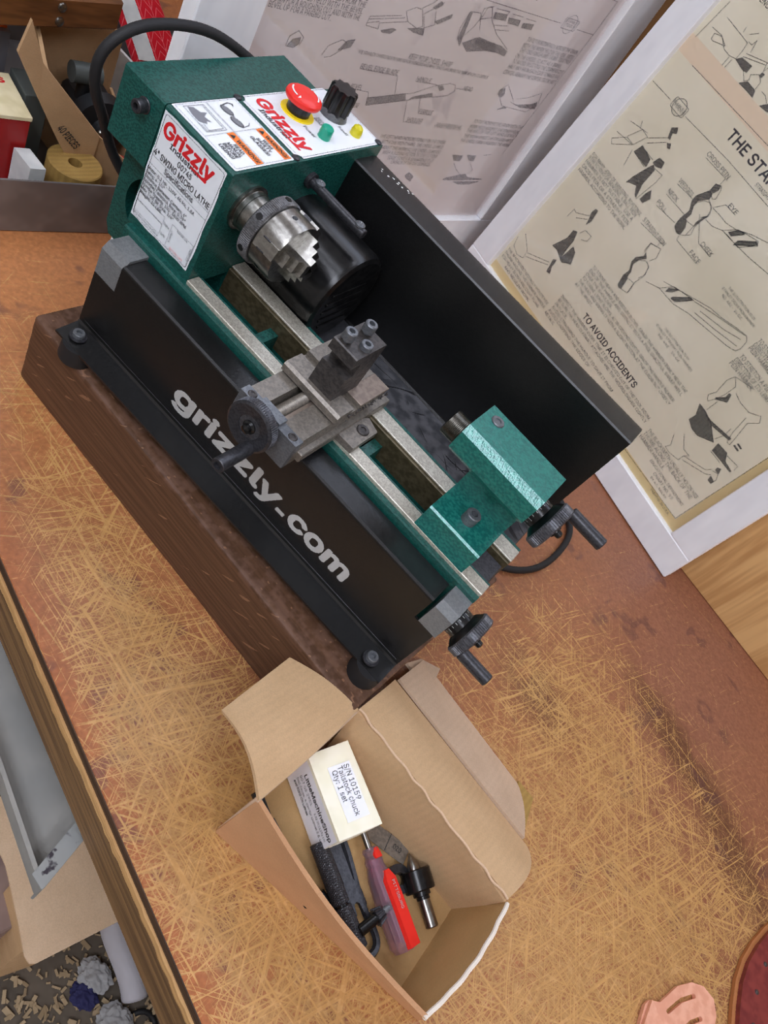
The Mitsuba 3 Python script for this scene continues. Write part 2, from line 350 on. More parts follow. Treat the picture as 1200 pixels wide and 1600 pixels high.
# ---------------------------------------------------------------- the room (outside the frame except the back wall and the floor)
e0, e1, f0, f1, zf, zc = -1.6, 2.2, -2.6, 0.72, -0.82, 1.75
struct('floor', rb(e0, e1, f0, f1, zf - 0.02, zf), 'floor_boards', 'dusty brown board floor under the bench')
struct('ceiling', rb(e0, e1, f0, f1, zc, zc + 0.02), 'room_ceiling', 'pale ceiling')
we0, we1, wz0, wz1, wrad = WINDOW
struct('wall_back', cat([rb(e0, we0, f1, f1 + 0.02, zf, zc), rb(we1, e1, f1, f1 + 0.02, zf, zc), rb(we0, we1, f1, f1 + 0.02, zf, wz0), rb(we0, we1, f1, f1 + 0.02, wz1, zc)]), 'wall_wood', 'brown wood panelled wall behind the charts')
struct('wall_right', rb(e1, e1 + 0.02, f0, f1, zf, zc), 'room_wall', 'beige side wall')
struct('wall_front', rb(e0, e1, f0 - 0.02, f0, zf, zc), 'room_wall', 'beige wall behind the camera')
struct('wall_left', rb(e0 - 0.02, e0, f0, f1, zf, zc), 'room_wall', 'beige side wall')
scene['window_1'] = ply(cat([rb(we0, we0 + 0.04, f1 - 0.01, f1 + 0.02, wz0, wz1), rb(we1 - 0.04, we1, f1 - 0.01, f1 + 0.02, wz0, wz1), rb(we0, we1, f1 - 0.01, f1 + 0.02, wz0, wz0 + 0.04), rb(we0, we1, f1 - 0.01, f1 + 0.02, wz1 - 0.04, wz1)]), 'fitting_white')
labels['window_1'] = {'kind': 'structure', 'label': 'white framed window above the charts', 'category': 'window'}
sk = trimesh.Trimesh([local(a, f1 + 0.012, b) for a, b in ((we0, wz0), (we1, wz0), (we1, wz1), (we0, wz1))], [[0, 1, 2], [0, 2, 3]], process=False)
if sk.face_normals[0] @ EF > 0: sk.invert()
part('window_1', 'daylight_pane', sk, 'fitting_white', False, emitter={'type': 'area', 'radiance': rgb(wrad)})
for i, (ce, cf, hl, hw, rad) in enumerate(LAMPS):
    k = thing('ceiling_light', ['long fluorescent fitting on the ceiling above the front of the bench', 'fluorescent fitting on the ceiling near the back wall', 'large fluorescent fitting on the ceiling in front of the bench', 'added fill light on the ceiling right of the bench'][i], 'ceiling light')
    part(k, 'housing', rb(ce - hl - 0.02, ce + hl + 0.02, cf - hw - 0.02, cf + hw + 0.02, 1.70, 1.75), 'fitting_white', False)
    q = trimesh.Trimesh([local(ce + a * hl, cf + b * hw, 1.698) for a, b in ((-1, -1), (-1, 1), (1, 1), (1, -1))], [[0, 1, 2], [0, 2, 3]], process=False)
    if q.face_normals[0][2] > 0: q.invert()
    part(k, 'diffuser', q, 'fitting_white', False, emitter={'type': 'area', 'radiance': rgb([rad * c for c in LAMP_RGB])})

# ---------------------------------------------------------------- workbench
wb = thing('workbench', 'workbench with a worn scratched orange brown top and a plywood edged front', 'workbench')
part(wb, 'top', rb(-1.2, 1.75, -0.0646, 0.715, -0.0108, 0, 0.0006), 'bench_top')
part(wb, 'top_edge_strip', rb(-1.2, 1.75, -0.0652, -0.0636, -0.0106, -0.0008, 0.0003), 'bench_edge', label='dark brown edge of the bench top')
rs = np.random.RandomState(3)
ply_pts = [(-1.2 + 0.006 * i, -0.0672 + 0.0010 * rs.rand()) for i in range(492)]
part(wb, 'plywood_layer', moved(prism(ply_pts + [(1.75, 0.7), (-1.2, 0.7)], -0.0188, -0.0110, 'z'), ROOM), 'ply_edge', label='pale plywood layer under the top')
part(wb, 'apron', rb(-1.2, 1.75, -0.066, -0.044, -0.068, -0.0200, 0.001), 'apron_wood', label='brown front rail below the plywood')
for ce in (-1.15, 1.65):
    for cf in (-0.02, 0.66):
        part(wb, 'leg', rb(ce, ce + 0.08, cf - 0.02, cf + 0.05, zf, -0.019, 0.002), 'apron_wood')

# ---------------------------------------------------------------- timber block under the lathe
BO = frame((0, 0, 0), BX, (-BX[1], BX[0], 0), (0, 0, 1))
blk = trimesh.creation.box((1, 1, 1)).subdivide_to_size(0.025) if hasattr(trimesh.Trimesh, 'subdivide_to_size') else trimesh.creation.box((1, 1, 1))
blk.merge_vertices()
V = blk.vertices + 0.5; W0 = V.copy()
V = V * [0.3556, 0.195, 0.0659]
c = np.array([0.1778, 0.0975, 0.033]); hd = np.array([0.1778, 0.0975, 0.033]) - 0.0028
n = np.clip(V - c, -hd, hd); dl = V - c - n; ln = np.linalg.norm(dl, axis=1, keepdims=True)
V = np.where(ln > 1e-9, c + n + dl / np.maximum(ln, 1e-9) * np.minimum(ln, 0.0028), V)
V += (meshkit.noise(V * 130, 4)[:, None] - 0.5) * 0.0002 * (ln > 1e-9)
V[:, 2] = np.where(W0[:, 2] == 0, 0, V[:, 2])
blk.vertices = V; blk.apply_transform(BO)
one('timber_block', blk, 'block_wood', 'thick dark brown timber block that the green lathe is mounted on', 'wood block', 40)

# ---------------------------------------------------------------- the lathe
ML = thing('micro_lathe', 'small green and black metal lathe bolted on a brown timber block', 'lathe')
YA, ZA, ZR = 0.0657, 0.2157, 0.1617
def hexsocket(o, d, r, h, hexr, n=32, dome=False):
    """socket head screw; o is the foot of the head"""
    u, v, w = basis(d)
    b = m3.Manifold.cylinder(h - 0.0006, r, r, n) + m3.Manifold.cylinder(0.0006, r, r - 0.0005, n).translate((0, 0, h - 0.0006))
    b = b - m3.Manifold.cylinder(h, hexr, hexr, 6).translate((0, 0, h * 0.45))
    me = b.to_mesh(); m = trimesh.Trimesh(me.vert_properties[:, :3], me.tri_verts, process=False)
    return moved(m, frame(o, u, v, w))
def knurled(o, d, r, h, nt=64, dep=0.0004, c=0.0012):
    """toothed rim with chamfered faces"""
    P = []
    for i in range(nt):
        a = 2 * math.pi * i / nt; b = math.pi / nt
        for t, rr in ((-0.75, r - dep), (-0.35, r), (0.35, r), (0.75, r - dep)): P.append((rr * math.cos(a + t * b), rr * math.sin(a + t * b)))
    u, v, w = basis(d); n = len(P); V, F = [], []
    for s, z in (((r - c) / r, 0), (1, c), (1, h - c), ((r - c) / r, h)): V += [(x * s, y * s, z) for x, y in P]
    for i in range(3):
        for j in range(n):
            k = (j + 1) % n; F += [(i * n + j, i * n + k, (i + 1) * n + k), (i * n + j, (i + 1) * n + k, (i + 1) * n + j)]
    V += [(0, 0, 0), (0, 0, h)]; q = len(V)
    for j in range(n):
        k = (j + 1) % n; F += [(q - 2, k, j), (q - 1, 3 * n + j, 3 * n + k)]
    m = trimesh.Trimesh(np.array(V), np.array(F), process=False); m.fix_normals(); return moved(m, frame(o, u, v, w))

# bed casting
bed = part(ML, 'bed', cat([prism([(0.0337, 0.085), (0.0530, 0.085), (0.0530, 0.1587), (0.0352, 0.1587), (0.0344, 0.1584), (0.0337, 0.1574)], 0.0200, 0.3541),
    prism([(0.0790, 0.085), (0.1000, 0.085), (0.1000, 0.1587), (0.0790, 0.1587)], 0.0200, 0.3541), bx(0.02, 0.3535, 0.0525, 0.0795, 0.085, 0.120, 0.0005)]), 'paint_green', False)
for xw in (0.128, 0.234, 0.318):
    part(bed, 'web', prism([(xw - 0.006, 0.119), (xw + 0.006, 0.119), (xw + 0.004, 0.150), (xw - 0.004, 0.150)], 0.0529, 0.0791, 'y'), 'paint_green', False)
part(bed, 'end_screw', hexsocket((0.346, 0.066, 0.119), (0, 0, 1), 0.0045, 0.006, 0.0022), 'black_oxide')
part(bed, 'end_plate', bx(0.3365, 0.3530, 0.0528, 0.0792, 0.118, 0.1215, 0.0005), 'black_oxide')
part(ML, 'rail', cat([bx(0.0757, 0.3541, 0.0375, 0.0485, 0.150, ZR, 0.0005)]), 'rail_steel', False, 'bare steel front bed rail')
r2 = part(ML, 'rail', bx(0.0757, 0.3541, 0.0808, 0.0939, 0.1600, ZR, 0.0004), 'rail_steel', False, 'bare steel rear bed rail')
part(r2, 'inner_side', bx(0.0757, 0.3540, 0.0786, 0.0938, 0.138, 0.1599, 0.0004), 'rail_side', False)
# headstock
hs = part(ML, 'headstock', prism([(0.0398, 0.1560), (0.1980, 0.1560), (0.1980, 0.2430), (0.1970, 0.2443), (0.0400, 0.2443), (0.0390, 0.2433), (0.0390, 0.1568)], 0.0168, 0.0755), 'paint_green', False)
part(hs, 'belt_cover', prism([(0.0398, 0.1979), (0.1860, 0.1979), (0.1860, 0.2433), (0.1850, 0.2443), (0.0400, 0.2443), (0.0390, 0.2433), (0.0390, 0.1987)], -0.0190, 0.0160), 'paint_green', False)
pl = Polygon([(-0.0150, 0.196), (-0.0132, 0.128), (-0.0085, 0.120), (0.0400, 0.1180), (0.0400, 0.1960)])
part(hs, 'end_plate', cat([prism(pl.difference(Point(0.0185, 0.160).buffer(0.0225)), 0.0555, 0.0640, 'y')]), 'paint_green', False, 'green end plate with a round hole')
part(hs, 'inner_cover', bx(-0.012, 0.038, 0.068, 0.185, 0.1200, 0.1978, 0.001), 'black_powder', False)
b = part(ML, 'cover_bolt', hexsocket((0.0024, 0.0392, 0.2325), (0, -1, 0), 0.0042, 0.0075, 0.0022), 'black_oxide')
part(b, 'washer', cyl((0.0024, 0.0392, 0.2325), (0, -1, 0), 0.0050, 0.0012), 'black_oxide')
# specification label on the front of the headstock
def wavy(x0, x1, z0, z1, n=26, a=0.00035):
    r = np.random.RandomState(8); P = []
    for A_, B_ in (((x0, z0), (x1, z0)), ((x1, z0), (x1, z1)), ((x1, z1), (x0, z1)), ((x0, z1), (x0, z0))):
        for i in range(n):
            t = i / n; P.append((A_[0] + (B_[0] - A_[0]) * t + a * math.sin(t * 15 + A_[1] * 900) + a * .3 * r.randn(), A_[1] + (B_[1] - A_[1]) * t + a * math.sin(t * 17 + A_[0] * 700)))
    return Polygon(P)
FO, FU, FV = (0, 0.039, 0), (1, 0, 0), (0, 0, 1)
sl = part(ML, 'specification_label', onto(flatpoly(wavy(0.0178, 0.0718, 0.1652, 0.2418)), FO, FU, FV, 0.0004), 'white_sheet', False, 'white label with red and black print')
bk = [outline(rrect(0.0190, 0.0706, 0.1664, 0.2405, 0.002), 0.00025)]
for t, x, z, w, h in (('G0745', 0.0380, 0.2189, 0.0125, 0.0036), ('4" SWING MICRO LATHE', 0.0194, 0.2131, 0.0500, 0.0040), ('Specifications', 0.0310, 0.2077, 0.0262, 0.0036)):
    bk.append(at2(text(t, h, True, length=w), x, z))
for i, (t, w) in enumerate((('Motor: 0.2 HP, 110V, 60 Hz, 1.8A', 0.0430), ('Swing: 4-1/4"', 0.0165), ('Distance Between Centers: 6"', 0.0385), ('Spindle/Tailstock Bore: 0.39"', 0.0390), ('Spindle Speeds: 100-3800 RPM', 0.0410), ('Max Tool Bit Size: 1/4"', 0.0305), ('Weight: 31 LBS.', 0.0210))):
    bk.append(at2(text(t, 0.0023, True, length=w), 0.0186, 0.2016 - 0.00305 * i))
for z in (0.2117, 0.2058): bk.append(flatpoly(sbox(0.0184, z, 0.0702, z + 0.00022)))
for z0, z1 in ((0.1781, 0.1840), (0.1702, 0.1778)): bk.append(outline(sbox(0.0186, z0, 0.0430, z1), 0.0002))
for t, x, z, w in (('Date', 0.0438, 0.1790, 0.005), ('S/N', 0.0438, 0.1712, 0.004), ('MFD for Grizzly in China', 0.0186, 0.1676, 0.0240)): bk.append(at2(text(t, 0.0018, length=w), x, z))
bk.append(outline(sbox(0.0500, 0.1672, 0.0700, 0.1846), 0.0002))
bk.append(at2(text('MANUAL', 0.0014, length=0.0100), 0.0550, 0.1826))
side = text('SUPPORT', 0.0014, length=0.0090); side.apply_transform(trimesh.transformations.rotation_matrix(math.pi / 2, (0, 0, 1))); bk.append(at2(side, 0.0526, 0.1715))
side = text('PARTS LIST', 0.0014, length=0.0095); side.apply_transform(trimesh.transformations.rotation_matrix(-math.pi / 2, (0, 0, 1))); bk.append(at2(side, 0.0682, 0.1810))
part(sl, 'lettering', onto(cat(bk), FO, FU, FV, 0.0006), 'print_black', False)
part(sl, 'lettering', onto(at2(text('Industrial', 0.0033, True, 0.0255), 0.0290, 0.2243), FO, FU, FV, 0.0006), 'print_black', False)
def logo(w, h): return heavy(text('Grizzly', h, True, w, 0.06), 0.00030)
part(sl, 'red_logo', onto(cat([at2(logo(0.0428, 0.0095), 0.0206, 0.2282), flatpoly([(0.047, 0.2250), (0.0605, 0.2250), (0.0612, 0.2268), (0.0472, 0.2268)])]), FO, FU, FV, 0.0006), 'print_red', False, 'red brand lettering')
part(sl, 'web_address', onto(at2(text('grizzly.com', 0.0016, length=0.012), 0.0540, 0.1682), FO, FU, FV, 0.0006), 'print_red', False)
# warning labels and control plate on top; u runs along x, v along y
TO, TU, TV = (0, 0, 0.2443), (1, 0, 0), (0, 1, 0)
wl_ = part(ML, 'warning_label', onto(flatpoly(rrect(0.0170, 0.0736, 0.0420, 0.0970, 0.001)), TO, TU, TV, 0.0004), 'white_sheet', False, 'white safety labels with orange bars')
# printing reads along +x; columns are stacked along y: first column y 0.042..0.069, second 0.070..0.097
pk, pg, po = [], [], []
for y0_, y1_, wds, pic in ((0.0440, 0.0690, ('READ', 'MANUAL', 'BEFORE', 'USING!'), 0), (0.0700, 0.0955, ('WEAR', 'SAFETY', 'GLASSES!'), 1)):
    pk.append(outline(rrect(0.0182, 0.0724, y0_ - 0.0004, y1_, 0.001), 0.0002)); pk.append(flatpoly(sbox(0.0446, y0_, 0.0448, y1_)))
    po.append(flatpoly(sbox(0.0448, y1_ - 0.0066, 0.0720, y1_ - 0.0004)))
    pk.append(at2(text('WARNING!', 0.0032, True, 0.0195, 0.0), 0.0516, y1_ - 0.0052))
    pk.append(flatpoly([(0.0462, y1_ - 0.0055), (0.0502, y1_ - 0.0055), (0.0482, y1_ - 0.0018)]))
    for i, w_ in enumerate(wds): pk.append(at2(text(w_, 0.0027, True, 0.0021 * len(w_), anchor='m'), 0.0585, y1_ - 0.0104 - 0.0036 * i))
pg.append(flatpoly([(0.0205, 0.0520), (0.0265, 0.0500), (0.0330, 0.0500), (0.0360, 0.0545), (0.0335, 0.0560), (0.0350, 0.0590), (0.0300, 0.0575), (0.0270, 0.0625), (0.0262, 0.0580), (0.0215, 0.0560)]))
pk += [line2([(0.0200, 0.0490), (0.0420, 0.0480), (0.0425, 0.0650), (0.0205, 0.0655), (0.0200, 0.0490)], 0.0003), line2([(0.0215, 0.0640), (0.0410, 0.0634), (0.0412, 0.0500)], 0.0003), line2([(0.0350, 0.0515), (0.0410, 0.0510)], 0.0003), line2([(0.0350, 0.0495), (0.0415, 0.0492)], 0.0003)]
gl = [affinity.rotate(affinity.scale(Point(x, y).buffer(1), 0.0050, 0.0028), 12) for x, y in ((0.0270, 0.0800), (0.0375, 0.0790))]
for g in gl: pg.append(flatpoly(g.buffer(-0.0006))); pk.append(outline(g, 0.0006))
pk += [line2([(0.0318, 0.0806), (0.0332, 0.0806)], 0.0006), line2([(0.0222, 0.0805), (0.0210, 0.0860), (0.0225, 0.0890), (0.0245, 0.0880)], 0.0006), line2([(0.0425, 0.0795), (0.0415, 0.0860), (0.0395, 0.0880)], 0.0004)]
part(wl_, 'lettering', onto(cat(pk), TO, TU, TV, 0.0008), 'print_black', False)
part(wl_, 'pictogram', onto(cat(pg), TO, TU, TV, 0.0006), 'print_grey', False)
for q in po: part(wl_, 'orange_bar', onto(q, TO, TU, TV, 0.0006), 'print_orange', False)
cp = part(ML, 'control_plate', onto(flatpoly(rrect(0.0158, 0.0742, 0.1010, 0.1970, 0.001).difference(Point(0.0165, 0.1015).buffer(0.0042)).difference(Point(0.0738, 0.1015).buffer(0.0042)).difference(Point(0.0738, 0.1965).buffer(0.0048)).difference(Point(0.0165, 0.1965).buffer(0.0045))), TO, TU, TV, 0.0004), 'white_sheet', False, 'white control panel with red lettering')
ck = [outline(rrect(0.0170, 0.0730, 0.1030, 0.1955, 0.004), 0.00022), at2(text('Power', 0.0030, length=0.0110), 0.0480, 0.1335), at2(text('Fault', 0.0028, length=0.0090), 0.0530, 0.1672), at2(text('3800', 0.0028, length=0.0080), 0.0420, 0.1545), at2(text('RPM', 0.0028, length=0.0070), 0.0425, 0.1508)]
part(cp, 'lettering', onto(cat(ck), TO, TU, TV, 0.0007), 'print_black', False)
part(cp, 'lettering', onto(at2(text('Industrial', 0.0040, True, 0.0270, 0.15), 0.0290, 0.1075), TO, TU, TV, 0.0007), 'print_black', False)
part(cp, 'red_logo', onto(cat([at2(heavy(text('Grizzly', 0.0105, True, 0.0480, 0.06), 0.00035), 0.0200, 0.1125), flatpoly([(0.0500, 0.1085), (0.0670, 0.1085), (0.0675, 0.1102), (0.0500, 0.1102)])]), TO, TU, TV, 0.0007), 'print_red', False, 'red brand lettering')
for x, y in ((0.0170, 0.0998), (0.0722, 0.0998), (0.0725, 0.1945)):
    s_ = part(ML, 'panel_screw', lathe((x, y, 0.2443), (0, 0, 1), [(0, 0), (0.0028, 0), (0.0027, 0.0010), (0.0016, 0.0016), (0.0010, 0.0016), (0, 0.0010)], 20), 'black_oxide')
es = part(ML, 'emergency_stop', cyl((0.0352, 0.1412, 0.2443), (0, 0, 1), 0.0084, 0.0090, n=40), 'black_plastic', label='red mushroom emergency stop button on a yellow ring')
part(es, 'yellow_ring', lathe((0.0352, 0.1412, 0.2443), (0, 0, 1), [(0, 0), (0.0122, 0), (0.0122, 0.0009), (0.0118, 0.0013), (0, 0.0013)], 44), 'yellow_plastic')
part(es, 'cap', lathe((0.0352, 0.1412, 0.2527), (0, 0, 1), [(0, 0), (0.0100, 0), (0.0124, 0.0010), (0.0130, 0.0026), (0.0126, 0.0042), (0.0108, 0.0056), (0.0070, 0.0064), (0, 0.0068)], 48), 'red_plastic')
arcs = []
for a0 in (20, 200):
    arcs.append(line2([(0.0094 * math.cos(math.radians(a0 + t)), 0.0094 * math.sin(math.radians(a0 + t))) for t in range(0, 80, 8)], 0.0011))
    a1 = math.radians(a0 + 82); c_, s_ = math.cos(a1), math.sin(a1)
    arcs.append(flatpoly([(0.0094 * c_ - 0.0016 * s_, 0.0094 * s_ + 0.0016 * c_), (0.0076 * c_, 0.0076 * s_), (0.0110 * c_, 0.0110 * s_)]))
arc = cat(arcs); R_ = np.hypot(arc.vertices[:, 0], arc.vertices[:, 1]); arc.vertices[:, 2] = np.interp(R_, [0, 0.0070, 0.0108, 0.0126], [0.0068, 0.0064, 0.0056, 0.0042]) + 0.0003
part(es, 'arrow_print', moved(arc, frame((0.0352, 0.1412, 0.2527), (1, 0, 0), (0, 1, 0), (0, 0, 1))), 'white_sheet', False)
kn = Polygon([((0.0092 + 0.0011 * math.cos(9 * a)) * math.cos(a), (0.0092 + 0.0011 * math.cos(9 * a)) * math.sin(a)) for a in np.linspace(0, 2 * math.pi, 108, endpoint=False)])
ko = (0.0412, 0.1750, 0.2443)
kd = part(ML, 'speed_knob', moved(cat([prism(kn, 0.004, 0.0195, 'z'), prism(affinity.scale(kn, 0.93, 0.93), 0.0195, 0.0207, 'z')]), frame(ko, (1, 0, 0), (0, 1, 0), (0, 0, 1))), 'black_plastic', 25, 'black fluted speed knob')
part(kd, 'skirt', lathe(ko, (0, 0, 1), [(0, 0), (0.0104, 0), (0.0110, 0.0004), (0.0094, 0.0045), (0, 0.0045)], 40), 'block_grey')
part(ML, 'indicator_lamp', lathe((0.0598, 0.1432, 0.2443), (0, 0, 1), [(0, 0), (0.0046, 0), (0.0044, 0.0076), (0.0036, 0.0084), (0, 0.0085)], 28), 'lamp_green', label='green power lamp')
part(ML, 'indicator_lamp', lathe((0.0622, 0.1775, 0.2443), (0, 0, 1), [(0, 0), (0.0042, 0), (0.0043, 0.0034), (0.0036, 0.0062), (0.0020, 0.0076), (0, 0.0080)], 28), 'lamp_yellow', label='yellow fault lamp')
# spindle and chuck
part(ML, 'spindle_nose', lathe((0.0755, YA, ZA), (1, 0, 0), [(0, 0), (0.0160, 0), (0.0162, 0.0018), (0.0150, 0.0020), (0.0140, 0.0024), (0.0140, 0.0060), (0.0136, 0.0062), (0.0136, 0.0175), (0, 0.0175)], 48), 'steel')
kr = knurled((0.0925, YA, ZA), (1, 0, 0), 0.0238, 0.0085, 110, 0.00035, 0.0009)
ck_ = part(ML, 'chuck', lathe((0.1010, YA, ZA), (1, 0, 0), [(0, 0), (0.0212, 0), (0.0218, 0.0012), (0.0218, 0.0165), (0.0212, 0.0185), (0.0050, 0.0190), (0.0050, 0.0060), (0, 0.0060)], 64), 'steel', label='steel three jaw chuck')
part(ck_, 'scroll_ring', kr, 'knurl', 20, 'knurled grey ring')
for a in (20, 80, 140, 200, 260, 320):
    d = np.array([0, math.cos(math.radians(a)), math.sin(math.radians(a))]); part(ck_, 'ring_hole', cyl(np.array([0.0967, YA, ZA]) + d * 0.0205, d, 0.0022, 0.0036, 0.0001, 20), 'black_gloss')
for a in (95, 215, 335):
    d = np.array([0, math.cos(math.radians(a)), math.sin(math.radians(a))]); part(ck_, 'pinion_hole', cyl(np.array([0.1095, YA, ZA]) + d * 0.0190, d, 0.0019, 0.00285, 0.0001, 20), 'black_gloss')
for a in (45, 165, 285):
    ca, sa = math.cos(math.radians(a)), math.sin(math.radians(a))
    prof = [(0.0985, 0.0020), (0.1290, 0.0020), (0.1290, 0.0070), (0.1250, 0.0070), (0.1250, 0.0118), (0.1205, 0.0118), (0.1205, 0.0165), (0.1150, 0.0165), (0.1150, 0.0228), (0.0985, 0.0228)]
    j = trimesh.creation.extrude_polygon(Polygon(prof), 0.0088, engine='earcut')
    j.apply_translation((0, 0, -0.0044))
    j = moved(j, frame((0.0045, YA, ZA), (1, 0, 0), (0, ca, sa), (0, -sa, ca)))
    jk = part(ck_, 'jaw', j, 'steel', False)
    for s in (-1, 1):
        q = trimesh.creation.extrude_polygon(sbox(0.1020, 0.0130, 0.1080, 0.0231), 0.0007, engine='earcut'); q.apply_translation((0, 0, s * 0.0041 - 0.00035))
        part(jk, 'groove', moved(q, frame((0.0045, YA, ZA), (1, 0, 0), (0, ca, sa), (0, -sa, ca))), 'black_oxide', False)
# guard bar with its two screws
gb = part(ML, 'guard_bar', cat([cyl((0.0740, 0.1225, 0.2275), (1, 0, 0), 0.0034, 0.0550), lathe((0.0755, 0.1225, 0.2275), (1, 0, 0), [(0, 0), (0.0056, 0), (0.0056, 0.0030), (0, 0.0030)], 28)]), 'black_oxide', label='black steel bar above the motor')
for x in (0.0840, 0.1230): part(gb, 'screw', lathe((x, 0.1225, 0.2302), (0, 0, 1), [(0, 0), (0.0036, 0), (0.0036, 0.0014), (0.0020, 0.0024), (0.0010, 0.0024), (0, 0.0012)], 24), 'block_grey')
# motor
MC = (0.1303, 0.1745); MR = 0.0380
mo = part(ML, 'motor', lathe((0.0750, *MC), (1, 0, 0), [(0, 0), (MR, 0), (MR, 0.0590), (MR - 0.0012, 0.0630), (MR - 0.0040, 0.0648), (0, 0.0650)], 90), 'black_gloss', label='glossy black cylindrical motor')
for i in range(5):
    z_ = MC[1] - 0.020 + 0.008 * i; h_ = math.sqrt(max(0.0, 0.030**2 - (z_ - MC[1])**2)) * 0.9
    part(mo, 'vent_rib', bx(0.1396, 0.1408, MC[0] - h_, MC[0] + h_ * 0.6, z_ - 0.0015, z_ + 0.0015, 0.0006), 'black_gloss', False)
part(ML, 'motor_bracket', bx(0.078, 0.132, 0.1050, 0.160, 0.133, 0.1480, 0.001), 'black_powder', False)
# chip guard: floor pan, upright back, lip
cg = [(0.1002, 0.1326), (0.1682, 0.1326), (0.1702, 0.1346), (0.1702, 0.2340), (0.1712, 0.2352), (0.1900, 0.2352), (0.1965, 0.2340), (0.1998, 0.2300), (0.2008, 0.2304), (0.1972, 0.2350), (0.1902, 0.2364), (0.1702, 0.2364), (0.1692, 0.2352), (0.1692, 0.1356), (0.1680, 0.1338), (0.1002, 0.1338)]
cgk = part(ML, 'chip_guard', prism(cg, 0.0700, 0.3519), 'black_powder', 25, 'black sheet metal splash guard with a turned lip')
r = np.random.RandomState(5)
fl_ = []
for x, y in ((0.0890, 0.1870), (0.0905, 0.1840), (0.0960, 0.1860), (0.0990, 0.1890), (0.1035, 0.1905), (0.1042, 0.1880), (0.1080, 0.1890), (0.1125, 0.1920), (0.1140, 0.1900), (0.1160, 0.1935)):
    q = Point(0, 0).buffer(0.0009, quad_segs=2); P = [(px_ * r.uniform(.4, 1.6), py_ * r.uniform(.3, 1.2)) for px_, py_ in q.exterior.coords[:-1]]
    fl_.append(at2(flatpoly(Polygon(P).buffer(0)), x, y))
part(cgk, 'paint_fleck', moved(cat(fl_), frame((0, 0, 0.23655), (1, 0, 0), (0, 1, 0), (0, 0, 1))), 'paint_chip', False)
part(cgk, 'pan_surface', bx(0.0760, 0.3515, 0.1005, 0.1675, 0.1338, 0.1341, 0.0001), 'scuffed_sheen_pan', False)  # thin plate that carries the painted reflection and the scratches
part(ML, 'chip_pan', bx(0.03, 0.3500, 0.0130, 0.1690, 0.0845, 0.0870, 0.0005), 'black_powder', False)
for x_ in (0.034, 0.318): part(ML, 'pan_support', bx(x_, x_ + 0.02, 0.1010, 0.1690, 0.0868, 0.1326, 0.0005), 'black_powder', False)
# front cover
fc = part(ML, 'front_cover', prism([(-0.0058, 0.0782), (0.0140, 0.0798), (0.0152, 0.0810), (0.0152, 0.1286), (0.0132, 0.1286), (0.0132, 0.0835), (0.0122, 0.0818), (-0.0058, 0.0800)], 0.0258, 0.3525), 'black_powder', 25, 'black sheet metal front cover')
lc = part(fc, 'leadscrew_cover', prism([(0.0120, 0.1231), (0.0131, 0.1231), (0.0131, 0.1500), (0.0150, 0.1514), (0.0322, 0.1514), (0.0322, 0.1524), (0.0143, 0.1524), (0.0126, 0.1516), (0.0120, 0.1500)], 0.0462, 0.3355), 'black_powder', 25)
part(fc, 'lettering', onto(cat([at2(heavy(text('grizzly', 0.0165, True, 0.1020, 0.08), 0.00065), 0.1172, 0.0998), flatpoly([(0.2205, 0.0996), (0.2280, 0.0996), (0.2286, 0.1032), (0.2211, 0.1032)]), at2(heavy(text('com', 0.0165, True, 0.0550, 0.08), 0.00070), 0.2315, 0.0998)]), (0, 0.0132, 0), FU, FV, 0.0003), 'letter_grey', False, 'pale grey web address lettering')
for x_, y_ in ((0.0378, 0.0031), (0.3372, 0.0015)):
    b = part(ML, 'foot_bolt', hexsocket((x_, y_, 0.0818), (0, 0, 1), 0.0042, 0.0042, 0.0021), 'block_grey', label='steel hex socket bolt')
    part(b, 'washer', lathe((x_, y_, 0.0818), (0, 0, 1), [(0, 0), (0.0062, 0), (0.0060, 0.0009), (0, 0.0010)], 28), 'black_oxide')
    part(ML, 'rubber_foot', lathe((x_ + 0.004, y_ - 0.001, 0.0658), (0, 0, 1), [(0, 0), (0.0120, 0), (0.0124, 0.0010), (0.0116, 0.0140), (0, 0.0140)], 40), 'black_rubber')
for x_ in (0.05, 0.33): part(ML, 'rubber_foot', lathe((x_, 0.150, 0.0658), (0, 0, 1), [(0, 0), (0.0120, 0), (0.0124, 0.0010), (0.0116, 0.0187), (0, 0.0187)], 40), 'black_rubber')
# leadscrew end blocks
for xa, xb in ((0.0257, 0.0460), (0.3388, 0.3539)):
    part(ML, 'end_block', prism([(0.0133, 0.1288), (0.0337, 0.1288), (0.0337, 0.1544), (0.0175, 0.1544), (0.0133, 0.1490)], xa, xb), 'ground_steel', False, 'grey machined leadscrew block')
